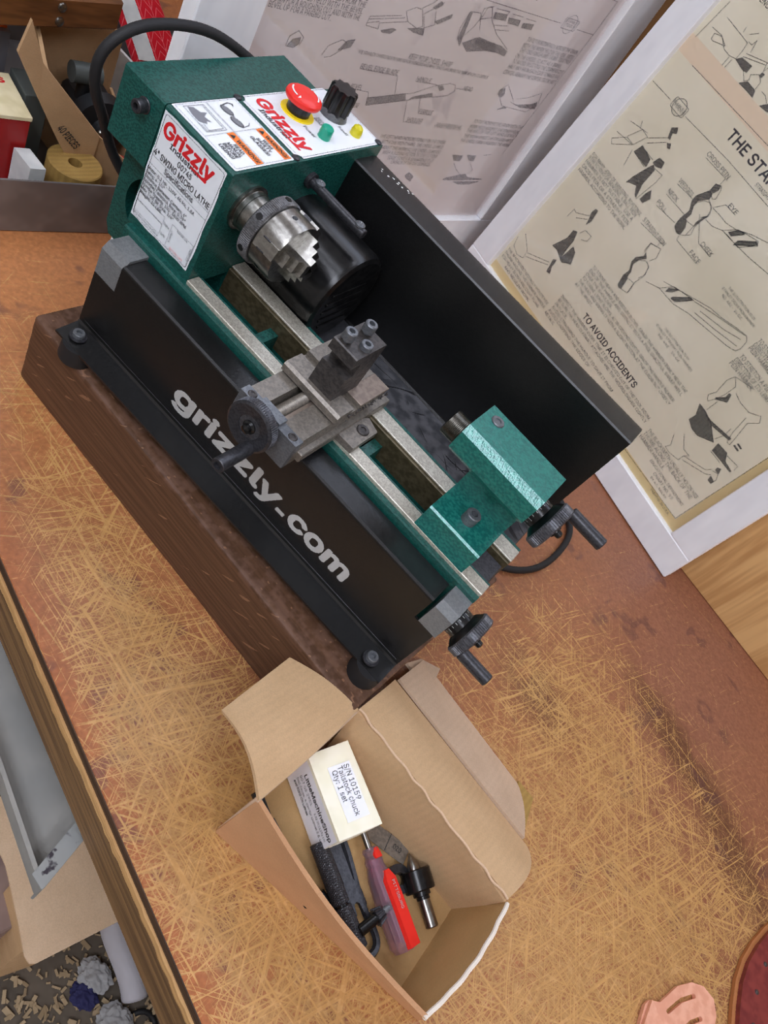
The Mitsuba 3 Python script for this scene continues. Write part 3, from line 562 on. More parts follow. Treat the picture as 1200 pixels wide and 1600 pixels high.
# handwheels along x
def wheel_x(x, y, z, hy, hz, rim, hlen, name, lab):
    k = part(ML, name, knurled((x + 0.0095, y, z), (1, 0, 0), rim, 0.0078, 64, 0.0005, 0.0010), 'knurl_dark', 18, lab)
    part(k, 'dial', lathe((x, y, z), (1, 0, 0), [(0, 0), (0.0098, 0), (0.0100, 0.0004), (0.0098, 0.0058), (0.0120, 0.0068), (rim - 0.0015, 0.0096), (0, 0.0096)], 56), 'black_gloss', 20)
    ti = []
    for i in range(20):
        a = 2 * math.pi * i / 20; ln = 0.0030 if i % 5 == 0 else 0.0018
        d = np.array([0, math.cos(a), math.sin(a)]); t = np.array([0, -math.sin(a), math.cos(a)]); o = np.array([x, y, z]) + d * 0.01003
        q = trimesh.Trimesh([o + t * s * 0.00017 + np.array([e_, 0, 0]) for s, e_ in ((-1, 0.0006), (1, 0.0006), (1, 0.0006 + ln), (-1, 0.0006 + ln))], [[0, 1, 2], [0, 2, 3]], process=False)
        if q.face_normals[0] @ d < 0: q.invert()
        ti.append(q)
    part(k, 'dial_mark', cat(ti), 'letter_grey', False)
    part(k, 'handle', cyl((x + 0.0165, hy, hz), (1, 0, 0), 0.0044, hlen, 0.0006, 36), 'black_oxide')
    part(k, 'centre_nut', lathe((x + 0.0170, y, z), (1, 0, 0), [(0, 0), (0.0042, 0), (0.0042, 0.0022), (0.0026, 0.0028), (0.0024, 0.0052), (0.0012, 0.0060), (0, 0.0062)], 24), 'black_gloss')
wheel_x(0.3539, 0.0220, 0.1456, 0.0085, 0.1430, 0.0166, 0.0235, 'feed_handwheel', 'black knurled leadscrew handwheel at the right end of the bed')
# tailstock
ts = part(ML, 'tailstock', prism([(0.0372, 0.1620), (0.0975, 0.1620), (0.0975, 0.1920), (0.0845, 0.2080), (0.0845, 0.2342), (0.0835, 0.2350), (0.0514, 0.2350), (0.0468, 0.2304), (0.0468, 0.2163), (0.0640, 0.2010), (0.0725, 0.1970), (0.0725, 0.1816), (0.0385, 0.1816), (0.0372, 0.1803)], 0.2918, 0.3350), 'paint_hammer', False, 'bright green hammer finished tailstock')
part(ts, 'barrel_housing', prism([(0.0840, 0.2085), (0.0845, 0.2342), (0.0835, 0.2350), (0.0514, 0.2350), (0.0468, 0.2304), (0.0468, 0.2163), (0.0560, 0.2080)], 0.2735, 0.3362), 'paint_hammer', False)
thr = []
for i in range(11): thr += [(0.0086, 0.0010 + i * 0.0010), (0.0092, 0.0015 + i * 0.0010)]
part(ts, 'quill', lathe((0.2735, YA, ZA), (-1, 0, 0), [(0, -0.002), (0.0098, -0.002), (0.0098, 0.0006)] + thr + [(0.0080, 0.0122), (0.0045, 0.0124), (0.0040, 0.0050), (0, 0.0050)], 40), 'steel', label='bare steel threaded quill')
part(ts, 'lock_bolt', hexsocket((0.3139, 0.0535, 0.1816), (0, 0, 1), 0.0052, 0.0078, 0.0027), 'block_grey', label='steel socket bolt')
part(ts, 'lock_bolt', hexsocket((0.2828, 0.0730, 0.2350), (0, 0, 1), 0.0045, 0.0012, 0.0022), 'block_grey')
part(ts, 'clamp_plate', bx(0.3190, 0.3530, 0.0545, 0.0775, 0.1420, 0.1560, 0.001), 'black_oxide', False)
wheel_x(0.3362, YA, ZA, 0.0757, 0.2262, 0.0166, 0.0270, 'tailstock_handwheel', 'black knurled handwheel on the tailstock')
# carriage and cross slide
ca_ = part(ML, 'carriage', cat([bx(0.1680, 0.2185, -0.0020, 0.0960, 0.1618, 0.1690, 0.0006), bx(0.1672, 0.2145, -0.0065, 0.0330, 0.1560, 0.1690, 0.0006)]), 'machined', False, 'bare steel carriage and cross slide')
wg = part(ca_, 'saddle_wing', prism([(0.2160, 0.0365), (0.2316, 0.0372), (0.2316, 0.0652), (0.2205, 0.0690), (0.2160, 0.0610)], 0.1618, 0.1672, 'z'), 'machined', False)
part(wg, 'screw', hexsocket((0.2251, 0.0556, 0.1670), (0, 0, 1), 0.0045, 0.0016, 0.0022), 'machined_dark')
for xa, xb in ((0.1672, 0.1830), (0.1960, 0.2145)):
    part(ca_, 'slideway', prism([(xa, 0.1688), (xb, 0.1688), (xb - 0.001, 0.1780), (xa + 0.001, 0.1780)], -0.0030, 0.0700, 'y'), 'machined', False)
part(ca_, 'leadscrew_nut_bar', bx(0.1940, 0.1985, 0.0010, 0.0330, 0.1688, 0.1765, 0.0004), 'machined_brown', False)
th2 = []
for i in range(26): th2 += [(0.0036, 0.0008 + i * 0.0014), (0.0043, 0.0015 + i * 0.0014)]
part(ca_, 'feed_screw', lathe((0.1895, -0.0020, 0.1740), (0, 1, 0), [(0, 0)] + th2 + [(0, 0.039)], 28), 'machined')
br = part(ca_, 'screw_bracket', cat([prism([(0.1672, 0.1570), (0.2145, 0.1570), (0.2145, 0.1790), (0.1990, 0.1790), (0.1990, 0.1820), (0.1800, 0.1820), (0.1800, 0.1790), (0.1672, 0.1790)], -0.0105, -0.0030, 'y')]), 'block_grey', False, 'dark grey end bracket')
for x_ in (0.1735, 0.2085): part(br, 'screw', hexsocket((x_, -0.0066, 0.1788), (0, 0, 1), 0.0031, 0.0008, 0.0016), 'machined_dark')
hwk = part(ML, 'cross_slide_handwheel', lathe((0.1885, -0.0165, 0.1740), (0, -1, 0), [(0.0001, 0), (0.0160, 0), (0.0164, 0.0060), (0.0150, 0.0068), (0.0080, 0.0058), (0.0074, 0.0044), (0.0001, 0.0040)], 60), 'black_oxide', 25, 'black knurled cross slide handwheel with a crank handle')
kr_ = knurled((0.1885, -0.0155, 0.1740), (0, -1, 0), 0.0166, 0.0062, 76, 0.0004, 0.0006)
part(hwk, 'knurled_rim', kr_, 'knurl_dark', 18)
part(hwk, 'dial', lathe((0.1885, -0.0105, 0.1740), (0, -1, 0), [(0, 0), (0.0100, 0), (0.0100, 0.0052), (0, 0.0052)], 44), 'block_grey', 25)
part(hwk, 'centre_nut', lathe((0.1885, -0.0195, 0.1740), (0, -1, 0), [(0, 0), (0.0046, 0), (0.0044, 0.0030), (0.0032, 0.0042), (0.0028, 0.0062), (0.0012, 0.0072), (0, 0.0073)], 24), 'black_gloss')
part(hwk, 'handle', lathe((0.1950, -0.0225, 0.1618), (0, -1, 0), [(0, 0), (0.0046, 0), (0.0046, 0.0256), (0.0042, 0.0262), (0.0026, 0.0262), (0.0024, 0.0240), (0, 0.0240)], 36), 'black_oxide', 25)
cs = part(ML, 'cross_slide', cat([prism([(0.0300, 0.1782), (0.0800, 0.1782), (0.0825, 0.1806), (0.0825, 0.1852), (0.0500, 0.1852), (0.0500, 0.1815), (0.0425, 0.1815), (0.0425, 0.1858), (0.0282, 0.1858), (0.0262, 0.1840), (0.0262, 0.1792)], 0.1668, 0.2152)]), 'machined', False, 'slotted steel cross slide table')
part(cs, 'rear_table', bx(0.2015, 0.2158, 0.0500, 0.0828, 0.1842, 0.1856, 0.0003), 'machined_brown', False)
rg = np.random.RandomState(4); gp = []
for i in range(60):
    o = np.array([0.2158 + 0.0012 * rg.rand(), 0.035 + 0.05 * rg.rand(), 0.1790 + 0.004 * rg.rand()]); q = trimesh.creation.icosphere(1, 0.0003 + 0.0004 * rg.rand()); q.apply_translation(o); gp.append(q)
part(cs, 'swarf', cat(gp), 'machined_dark', False, kind='stuff')
tp = part(ML, 'tool_post', prism([(0.0310, 0.1845), (0.0600, 0.1845), (0.0600, 0.2245), (0.0594, 0.2250), (0.0290, 0.2250), (0.0282, 0.2242), (0.0282, 0.2165), (0.0390, 0.2165), (0.0390, 0.2055), (0.0310, 0.2055)], 0.1835, 0.2032), 'machined_dark', False, 'dark steel tool post with three socket bolts')
for x_, y_, z_ in ((0.1904, 0.0525, 0.2320), (0.1890, 0.0335, 0.2320), (0.1986, 0.0418, 0.2275)):
    part(tp, 'clamp_bolt', cat([hexsocket((x_, y_, z_ - 0.0050), (0, 0, 1), 0.0041, 0.0062, 0.0022), cyl((x_, y_, 0.2240), (0, 0, 1), 0.0024, z_ - 0.0040 - 0.2240, 0.0002)]), 'block_grey')
# power cord: out of the headstock, round behind the guard and over the bench
cord = spline([(0.010, 0.0900, 0.1300), (-0.020, 0.0760, 0.1480), (-0.0330, 0.0640, 0.1680), (-0.0350, 0.0490, 0.1960), (-0.0350, 0.0385, 0.2140), (-0.0350, 0.0365, 0.2390), (-0.0330, 0.0490, 0.2530), (-0.0310, 0.0780, 0.2590), (-0.0280, 0.1150, 0.2550), (-0.0190, 0.1600, 0.2370), (-0.0060, 0.1960, 0.2160), (0.020, 0.2180, 0.170), (0.060, 0.2230, 0.060), (0.110, 0.2250, 0.0050), (0.220, 0.2350, 0.0040), (0.330, 0.2330, 0.0040), (0.3812, 0.2611, 0.0040), (0.4000, 0.2950, 0.0040), (0.4056, 0.3378, 0.0040), (0.3986, 0.3774, 0.0040), (0.370, 0.400, 0.0040), (0.320, 0.420, 0.0040)], 260)
cord[:, 2] = np.maximum(cord[:, 2], 0.0042)
part(ML, 'power_cord', tube(cord, 0.0034, 16), 'black_rubber', True, 'black power cord looping behind the headstock and onto the bench')
# ---------------------------------------------------------------- open cardboard box of accessories
cb = thing('cardboard_box', 'open brown cardboard box full of small lathe tools in front of the lathe', 'box')
HB = 0.062
part(cb, 'base', prism([(0.3500, -0.1135), (0.5030, -0.0975), (0.5025, -0.0295), (0.3590, -0.0255)], 0.0005, 0.0030, 'z'), 'card_inner', False)
part(cb, 'base_flap', prism([(0.3520, -0.1120), (0.4200, -0.1040), (0.4350, -0.0270), (0.3600, -0.0270)], 0.0031, 0.0044, 'z'), 'card_inner', False)
part(cb, 'near_panel', sheet(grid((0.3484, -0.1166, 0.0005), (0.5220, -0.0995, 0.0005), (0.4990, -0.1235, HB), (0.3486, -0.1120, HB), 14, 8, lambda s, t: (0, -0.004 * math.sin(math.pi * s) * t, -0.004 * math.sin(math.pi * s * 1.0) * t)), 0.0028), 'card_outer', 40)
part(cb, 'far_panel', sheet(grid((0.3650, -0.0265, 0.0005), (0.5045, -0.0308, 0.0005), (0.5070, -0.0340, HB), (0.3560, -0.0200, HB), 12, 8, lambda s, t: (0, 0.003 * math.sin(math.pi * s) * t, 0)), 0.0028), 'card', 40)
part(cb, 'end_panel', sheet(grid((0.5020, -0.1005, 0.0005), (0.5040, -0.0310, 0.0005), (0.5090, -0.0345, HB - 0.001), (0.4985, -0.1245, HB - 0.001), 12, 8, lambda s, t: (0.005 * math.sin(math.pi * s) * t, 0, 0)), 0.0028), 'card_inner', 40)
part(cb, 'cut_edge', tube([np.array((0.5090, -0.0345, HB - 0.0005)) * (1 - t) + np.array((0.4985, -0.1245, HB - 0.0005)) * t + np.array((0.005 * math.sin(math.pi * t), 0, 0.0006 * math.sin(t * 31))) for t in np.linspace(0, 1, 40)], 0.0015, 8), 'card_cut', 40, 'pale torn cut edge')
part(cb, 'cut_edge', tube([np.array((0.3562, -0.0200, HB + 0.0022)) * (1 - t) + np.array((0.5068, -0.0338, HB + 0.0022)) * t + np.array((0, 0.0006 * math.sin(t * 47), 0.0004 * math.sin(t * 61))) for t in np.linspace(0, 1, 60)], 0.0009, 8), 'card_pale', 40)
part(cb, 'end_panel', sheet(grid((0.3495, -0.1150, 0.0005), (0.3600, -0.0260, 0.0005), (0.3560, -0.0200, HB), (0.3484, -0.1135, HB), 12, 8, lambda s, t: (0.001 * math.sin(math.pi * s) * t, 0, 0)), 0.0028), 'card_liner', 40)
def drape(s, t): return (0.010 * math.sin(math.pi * s) * (1 - t), 0, 0.006 * math.sin(math.pi * t) - 0.002 * s)
part(cb, 'flap', sheet(grid((0.3486, -0.1133, HB + 0.001), (0.3556, -0.0205, HB + 0.001), (0.3005, -0.0325, HB), (0.2967, -0.0935, HB + 0.001), 14, 10, lambda s, t: (0.0015 * math.sin(math.pi * s) * (1 - t), 0, 0.005 * math.sin(math.pi * t) + 0.006 * (1 - s) * math.sin(math.pi * t))), 0.0026), 'card', 40)
part(cb, 'flap', sheet(grid((0.3562, -0.0195, HB + 0.001), (0.5068, -0.0330, HB + 0.001), (0.5100, 0.0240, 0.0420), (0.3640, 0.0390, 0.0400), 14, 12, lambda s, t: (0.004 * math.sin(math.pi * t) * s, 0, 0.007 * math.sin(math.pi * min(1, t * 1.0)) - 0.004 * t**6)), 0.0028), 'card', 40)
part(cb, 'tuck_flap', sheet(grid((0.3660, 0.0420, 0.0370), (0.5070, 0.0265, 0.0390), (0.4960, 0.0850, 0.0030), (0.3745, 0.0995, 0.0040), 10, 8, lambda s, t: (0, 0, 0.004 * math.sin(math.pi * t))), 0.0026), 'card_liner', 40)
part(cb, 'tuck_flap', sheet(grid((0.3640, 0.0700, 0.0220), (0.3920, 0.0670, 0.0220), (0.3900, 0.1070, 0.0035), (0.3730, 0.0990, 0.0035), 5, 5), 0.0024), 'card_liner', 40)
part(cb, 'torn_corner', sheet(grid((0.4955, 0.0560, 0.0150), (0.5160, 0.0500, 0.0120), (0.5130, 0.0870, 0.0030), (0.4955, 0.0885, 0.0030), 6, 5), 0.0022), 'card_torn', 40, 'torn corner with bare corrugation')

part(cb, 'torn_patch', sheet(grid((0.3790, 0.0670, 0.0262), (0.3850, 0.0630, 0.0278), (0.3890, 0.0720, 0.0225), (0.3830, 0.0760, 0.0205), 4, 4), 0.0012), 'card_torn', 40, 'torn patch in the liner')

# things in the box
wc = thing('tailstock_chuck_carton', 'small white carton with printed labels lying on the tools in the cardboard box', 'carton')
a_, b_, c_, d_ = [np.array(p) for p in ((0.3541, -0.0580, 0.0410), (0.3673, -0.0274, 0.0410), (0.4198, -0.0501, 0.0410), (0.4051, -0.0814, 0.0410))]
dn = np.array([0.0, 0.0, -0.0355])
part(wc, 'carton_body', hull([p + q for p in (a_, b_, c_, d_) for q in ((0, 0, -0.0005), dn)] + []), 'white_card', False)
part(wc, 'lid_edge', hull([p + np.array([0, 0, z]) for p in (a_ + (d_ - a_) * 0.02, a_ + (b_ - a_) * 0.16, d_ + (c_ - d_) * 0.16, d_) for z in (-0.001, 0.0006)]), 'white_card', False)
U1 = (d_ - a_) / np.linalg.norm(d_ - a_); N1 = np.array([0, 0, 1.0]); V1 = np.cross(N1, U1)
Ltop, Wtop = np.linalg.norm(d_ - a_), np.linalg.norm(b_ - a_)
tl = part(wc, 'top_label', onto(flatpoly(sbox(0.0120, 0.0105, 0.0480, 0.0280)), a_, U1, V1, 0.0003), 'white_paper', False)
part(tl, 'lettering', onto(cat([at2(text('S/N 10159', 0.0040, length=0.0235), 0.0135, 0.0225), at2(text('Tailstock chuck', 0.0040, length=0.0325), 0.0135, 0.0175), at2(text('Qty: 1 set', 0.0040, length=0.0205), 0.0150, 0.0125)]), a_, U1, V1, 0.0005), 'print_black', False)
V2 = np.array([0, 0, 1.0]); U2 = U1; o2 = a_ + dn
sl2 = part(wc, 'side_label', onto(flatpoly(sbox(0.0005, 0.0010, Ltop - 0.0005, 0.0335)), o2, U2, V2, 0.0003), 'white_paper', False)
part(sl2, 'lettering', onto(cat([at2(text('LittleMachineShop', 0.0042, True, 0.0440), 0.0100, 0.0235), at2(text('007 08 2951', 0.0030, length=0.0200), 0.0085, 0.0180), at2(text('Drill Chuck, 8 mm for Unimat 3 & 4', 0.0028, length=0.0420), 0.0085, 0.0130), at2(text('and SIEG C0 Lathes', 0.0028, True, 0.0240), 0.0085, 0.0085), at2(text('1 EZ 2111236 CH', 0.0024, length=0.0180), 0.0340, 0.0180)]), o2, U2, V2, 0.0005), 'print_black', False)

sd = thing('screwdriver', 'screwdriver with a clear pink and red plastic handle beside the steel live centre', 'screwdriver')
so, st = np.array([0.4320, -0.0570, 0.0160]), np.array([0.4868, -0.0830, 0.0135]); sdir = (st - so) / np.linalg.norm(st - so); sl_ = np.linalg.norm(st - so)
part(sd, 'grip', lathe(so, sdir, [(0, -0.0040), (0.0046, -0.0040), (0.0056, -0.0020), (0.0046, 0.0010), (0.0062, 0.0040), (0.0060, 0.0075), (0.0060, 0.0076), (0.0080, 0.0150), (0.0086, 0.0300), (0.0088, sl_ - 0.004), (0.0070, sl_), (0, sl_)], 12), 'clear_handle', 20, 'clear pink handle')
su, sv, sw = basis(sdir)
up = np.array([-0.05, 0.42, 0.85]); up = up - sdir * (up @ sdir); up /= np.linalg.norm(up); sx = np.cross(up, sdir)
def onhandle(a0, a1, w0, w1, m):
    P = []
    for t in np.linspace(a0, a1, 9):
        r = np.interp(t, [0, 0.0076, 0.0150, 0.03, sl_], [0.0050, 0.0062, 0.0082, 0.0088, 0.0089])
        for s in (-1, 1):
            for h in (r * 0.70, r * 1.05): P.append(so + sdir * t + sx * s * np.interp(t, [a0, a0 + 0.004, a1], [w0, w1, w1]) + up * h)
    return hull(P)
ins = part(sd, 'red_insert', onhandle(0.0120, sl_ - 0.001, 0.0024, 0.0056, 0), 'red_plastic', 30, 'bright red inlay')
part(ins, 'lettering', onto(text('PITTSBURG', 0.0030, length=0.0180), so + sdir * 0.0190 + up * 0.0094 - sx * 0.0015, sdir, np.cross(up, sdir), 0.0004), 'letter_grey', False)
part(sd, 'red_band', onhandle(-0.0030, 0.0035, 0.0020, 0.0034, 0), 'red_plastic')
part(sd, 'core', tube([so + sdir * 0.004 - up * 0.001 + sx * 0.0015, so + sdir * (sl_ - 0.006) - up * 0.001 + sx * 0.003], 0.0030, 10), 'handle_core')
part(sd, 'shaft', cyl(so - sdir * 0.060, sdir, 0.0022, 0.0580, 0.0003, 18), 'steel')

lc_ = thing('live_centre', 'black lathe live centre with a bare steel point right of the red screwdriver', 'live centre')
lo, lt = np.array([0.4540, -0.0345, 0.0135]), np.array([0.4925, -0.0565, 0.0125]); ld = (lt - lo) / np.linalg.norm(lt - lo)
part(lc_, 'body', lathe(lo + ld * 0.0100, ld, [(0, 0), (0.0098, 0), (0.0104, 0.0006), (0.0104, 0.0130), (0.0098, 0.0138), (0.0060, 0.0140), (0.0060, 0.0165), (0.0046, 0.0170), (0.0046, 0.0190), (0, 0.0190)], 44), 'black_gloss')
part(lc_, 'point', lathe(lo - ld * 0.001, ld, [(0.0002, 0), (0.0040, 0.0072), (0.0040, 0.0112), (0, 0.0112)], 32), 'steel', label='bare steel point')
part(lc_, 'shank', cyl(lo + ld * 0.0285, ld, 0.0043, 0.0180, 0.0006, 32), 'steel', label='bare steel shank')

def dia_sheet(o, d, r, L, n=30, pitch=0.0014, dep=0.00030):
    """diamond knurled cylinder"""
    nz = int(L / 0.0005); u, v, w = basis(d); V = []
    for i in range(nz + 1):
        for j in range(72):
            a = 2 * math.pi * j / 72; z = L * i / nz
            k = abs(math.sin(a * n / 4 + z * math.pi / pitch)) * abs(math.sin(a * n / 4 - z * math.pi / pitch)); rr = r - dep + dep * 1.6 * k
            if i in (0, nz): rr = r * 0.86
            V.append(np.asarray(o) + rr * (math.cos(a) * u + math.sin(a) * v) + z * w)
    F = []
    for i in range(nz):
        for j in range(72):
            k = (j + 1) % 72; F += [(i * 72 + j, i * 72 + k, (i + 1) * 72 + k), (i * 72 + j, (i + 1) * 72 + k, (i + 1) * 72 + j)]
    b = len(V); V += [np.asarray(o), np.asarray(o) + w * L]
    for j in range(72):
        k = (j + 1) % 72; F += [(b, k, j), (b + 1, nz * 72 + j, nz * 72 + k)]
    m = trimesh.Trimesh(np.array(V), np.array(F), process=False); m.fix_normals(); return m
kw = thing('knurled_wrench', 'black diamond knurled two piece wrench handle between the hex key and the box wall', 'wrench')
ko_, k1, k2 = np.array([0.4000, -0.0790, 0.0150]), np.array([0.4375, -0.0945, 0.0130]), np.array([0.4625, -0.1035, 0.0110])
kd1 = (k1 - ko_) / np.linalg.norm(k1 - ko_); kd2 = (k2 - k1) / np.linalg.norm(k2 - k1)
part(kw, 'grip', dia_sheet(ko_, kd1, 0.0058, np.linalg.norm(k1 - ko_) - 0.0012), 'black_oxide', 20)
part(kw, 'grip', dia_sheet(k1, kd2, 0.0060, np.linalg.norm(k2 - k1)), 'black_oxide', 20)
part(kw, 'joint', cyl(k1 - kd1 * 0.0030, kd1, 0.0044, 0.0060, 0.0003), 'black_gloss')
one('black_rod', cat([cyl((0.3660, -0.0980, 0.0215), (0.0496, -0.0110, -0.004), 0.0047, 0.0560, 0.0005, 28), cyl((0.3440 + 0.004, -0.0915, 0.0232), (0.0180, -0.0065, -0.0015), 0.0036, 0.0200, 0.0004, 24)]), 'black_gloss', 'long glossy black rod along the near wall of the box', 'rod')
one('black_pin', cyl((0.4215, -0.0985, 0.0088), (0.0270, -0.0030, -0.001), 0.0042, 0.0300, 0.0005, 26), 'black_gloss', 'short black pin beside the lower end of the knurled wrench', 'pin')
hx = spline([(0.4100, -0.0590, 0.0070), (0.4300, -0.0695, 0.0068), (0.4560, -0.0832, 0.0066), (0.4660, -0.0868, 0.0066), (0.4715, -0.0910, 0.0066), (0.4725, -0.0970, 0.0066), (0.4690, -0.1045, 0.0066)], 50)
one('hex_key', tube(hx, 0.0027, 6), 'black_oxide', 'black hex key with a bent end lying across the box floor', 'hex key', 20)
sp = Polygon([(0, -0.0035), (0.028, -0.0030), (0.036, -0.0062), (0.0445, -0.0062), (0.0480, -0.0035), (0.0420, -0.0028), (0.0400, 0), (0.0420, 0.0028), (0.0480, 0.0035), (0.0445, 0.0062), (0.036, 0.0062), (0.028, 0.0030), (0, 0.0035)]).buffer(0.0008)
sa = math.atan2(-0.0860 + 0.0665, 0.4500 - 0.4070)
one('open_spanner', moved(prism(sp, 0, 0.0032, 'z'), frame((0.4070, -0.0665, 0.0058), (math.cos(sa), math.sin(sa), 0), (-math.sin(sa), math.cos(sa), 0), (0, 0, 1))), 'black_oxide', 'small black open ended spanner between knurled wrench and hex key', 'spanner', False)
ck2 = thing('chuck_key', 'small black chuck key with a toothed head resting against the screwdriver handle', 'chuck key')
co, ce_ = np.array([0.4548, -0.0985, 0.0165]), np.array([0.4606, -0.0735, 0.0200]); cd_ = (ce_ - co) / np.linalg.norm(ce_ - co)
part(ck2, 'shank', cyl(co, cd_, 0.0036, 0.0140, 0.0004, 24), 'black_gloss')
gp_ = []
for i in range(11):
    a = 2 * math.pi * i / 11
    for t, rr in ((-0.16, 0.0048), (-0.08, 0.0062), (0.08, 0.0062), (0.16, 0.0048)): gp_.append((rr * math.cos(a + t), rr * math.sin(a + t)))
gu, gv, gw = basis(cd_)
gm = trimesh.creation.extrude_polygon(Polygon(gp_), 0.0060, engine='earcut'); gm.vertices[:, :2] *= (1 - 0.30 * gm.vertices[:, 2:3] / 0.0060)
part(ck2, 'pinion', moved(gm, frame(co + cd_ * 0.0135, gu, gv, gw)), 'black_oxide', 25)
part(ck2, 'pilot', cyl(co + cd_ * 0.0190, cd_, 0.0024, 0.0075, 0.0005, 22), 'block_grey')
ru = np.array([0.4541 - 0.4235, -0.0285 + 0.0350, 0]); ru /= np.linalg.norm(ru); rv = np.array([-ru[1], ru[0], 0])
rl = thing('steel_gauge', 'thin grey steel gauge plate with a stamped number beside the white carton', 'gauge')
part(rl, 'blade', moved(bx(0, 0.046, 0, 0.013, 0, 0.0010, 0.0003), frame((0.4110, -0.0500, 0.0075), ru, rv, (0, 0, 1))), 'machined', False)
part(rl, 'lettering', onto(cat([at2(text('.020', 0.0036, length=0.0075), 0.0330, 0.0050)]), (0.4110, -0.0500, 0.0086), ru, rv, 0.0003), 'print_black', False)
part(rl, 'line_mark', onto(flatpoly(sbox(0.0290, 0.0, 0.0294, 0.013)), (0.4110, -0.0500, 0.0086), ru, rv, 0.0003), 'print_black', False)
one('black_collar', lathe((0.4590, -0.0500, 0.0048), (0, 0, 1), [(0.0040, 0), (0.0092, 0), (0.0095, 0.0006), (0.0095, 0.0050), (0.0040, 0.0052), (0.0040, 0)], 36), 'black_oxide', 'flat black collar partly under the live centre', 'collar')

# ---------------------------------------------------------------- leather at the bottom right of the bench
lp = thing('leather_offcut', 'pinkish tan leather piece with two slots at the front of the bench', 'leather')
lo_ = [(0.6665, 0.0150), (0.6655, 0.0330), (0.6672, 0.0375), (0.6760, 0.0430), (0.6800, 0.0520), (0.6860, 0.0660), (0.6960, 0.0780), (0.7060, 0.0835), (0.7160, 0.0825), (0.7215, 0.0740), (0.7230, 0.0500), (0.7220, 0.0150)]
body = Polygon(lo_).buffer(0.002).difference(LineString([(0.6830, 0.0440), (0.6905, 0.0600), (0.7000, 0.0720)]).buffer(0.0016)).difference(LineString([(0.6990, 0.0420), (0.7040, 0.0530), (0.7110, 0.0620)]).buffer(0.0016))
part(lp, 'body', prism(body, 0.0005, 0.0040, 'z'), 'leather_pink', False)
part(lp, 'tab', prism(Polygon([(0.6655, 0.0160), (0.6655, 0.0385), (0.6760, 0.0330), (0.6960, 0.0230), (0.6960, 0.0150)]), 0.0042, 0.0072, 'z'), 'leather_pink', False)
ls = thing('leather_strap', 'dark red leather strap with rivets at the right edge of the bench', 'strap')
lsp = Polygon([(0.7440, 0.0720), (0.7385, 0.0960), (0.7360, 0.1150), (0.7370, 0.1350), (0.7420, 0.1560), (0.7500, 0.1780), (0.7570, 0.1930), (0.8000, 0.2100), (0.8300, 0.1900), (0.8200, 0.1000), (0.8100, 0.0600)])
part(ls, 'body', prism(lsp.buffer(0.001), 0.0042, 0.0085, 'z'), 'leather_red', False)
part(ls, 'edging', prism(lsp.buffer(0.0045), 0.0005, 0.0042, 'z'), 'leather_edge', False)
for x, y in ((0.7595, 0.1850), (0.7560, 0.1680), (0.7510, 0.1460), (0.7490, 0.1180), (0.7530, 0.0920)):
    part(ls, 'rivet', lathe((x, y, 0.0085), (0, 0, 1), [(0, 0), (0.0020, 0), (0.0017, 0.0008), (0, 0.0011)], 18), 'rivet')

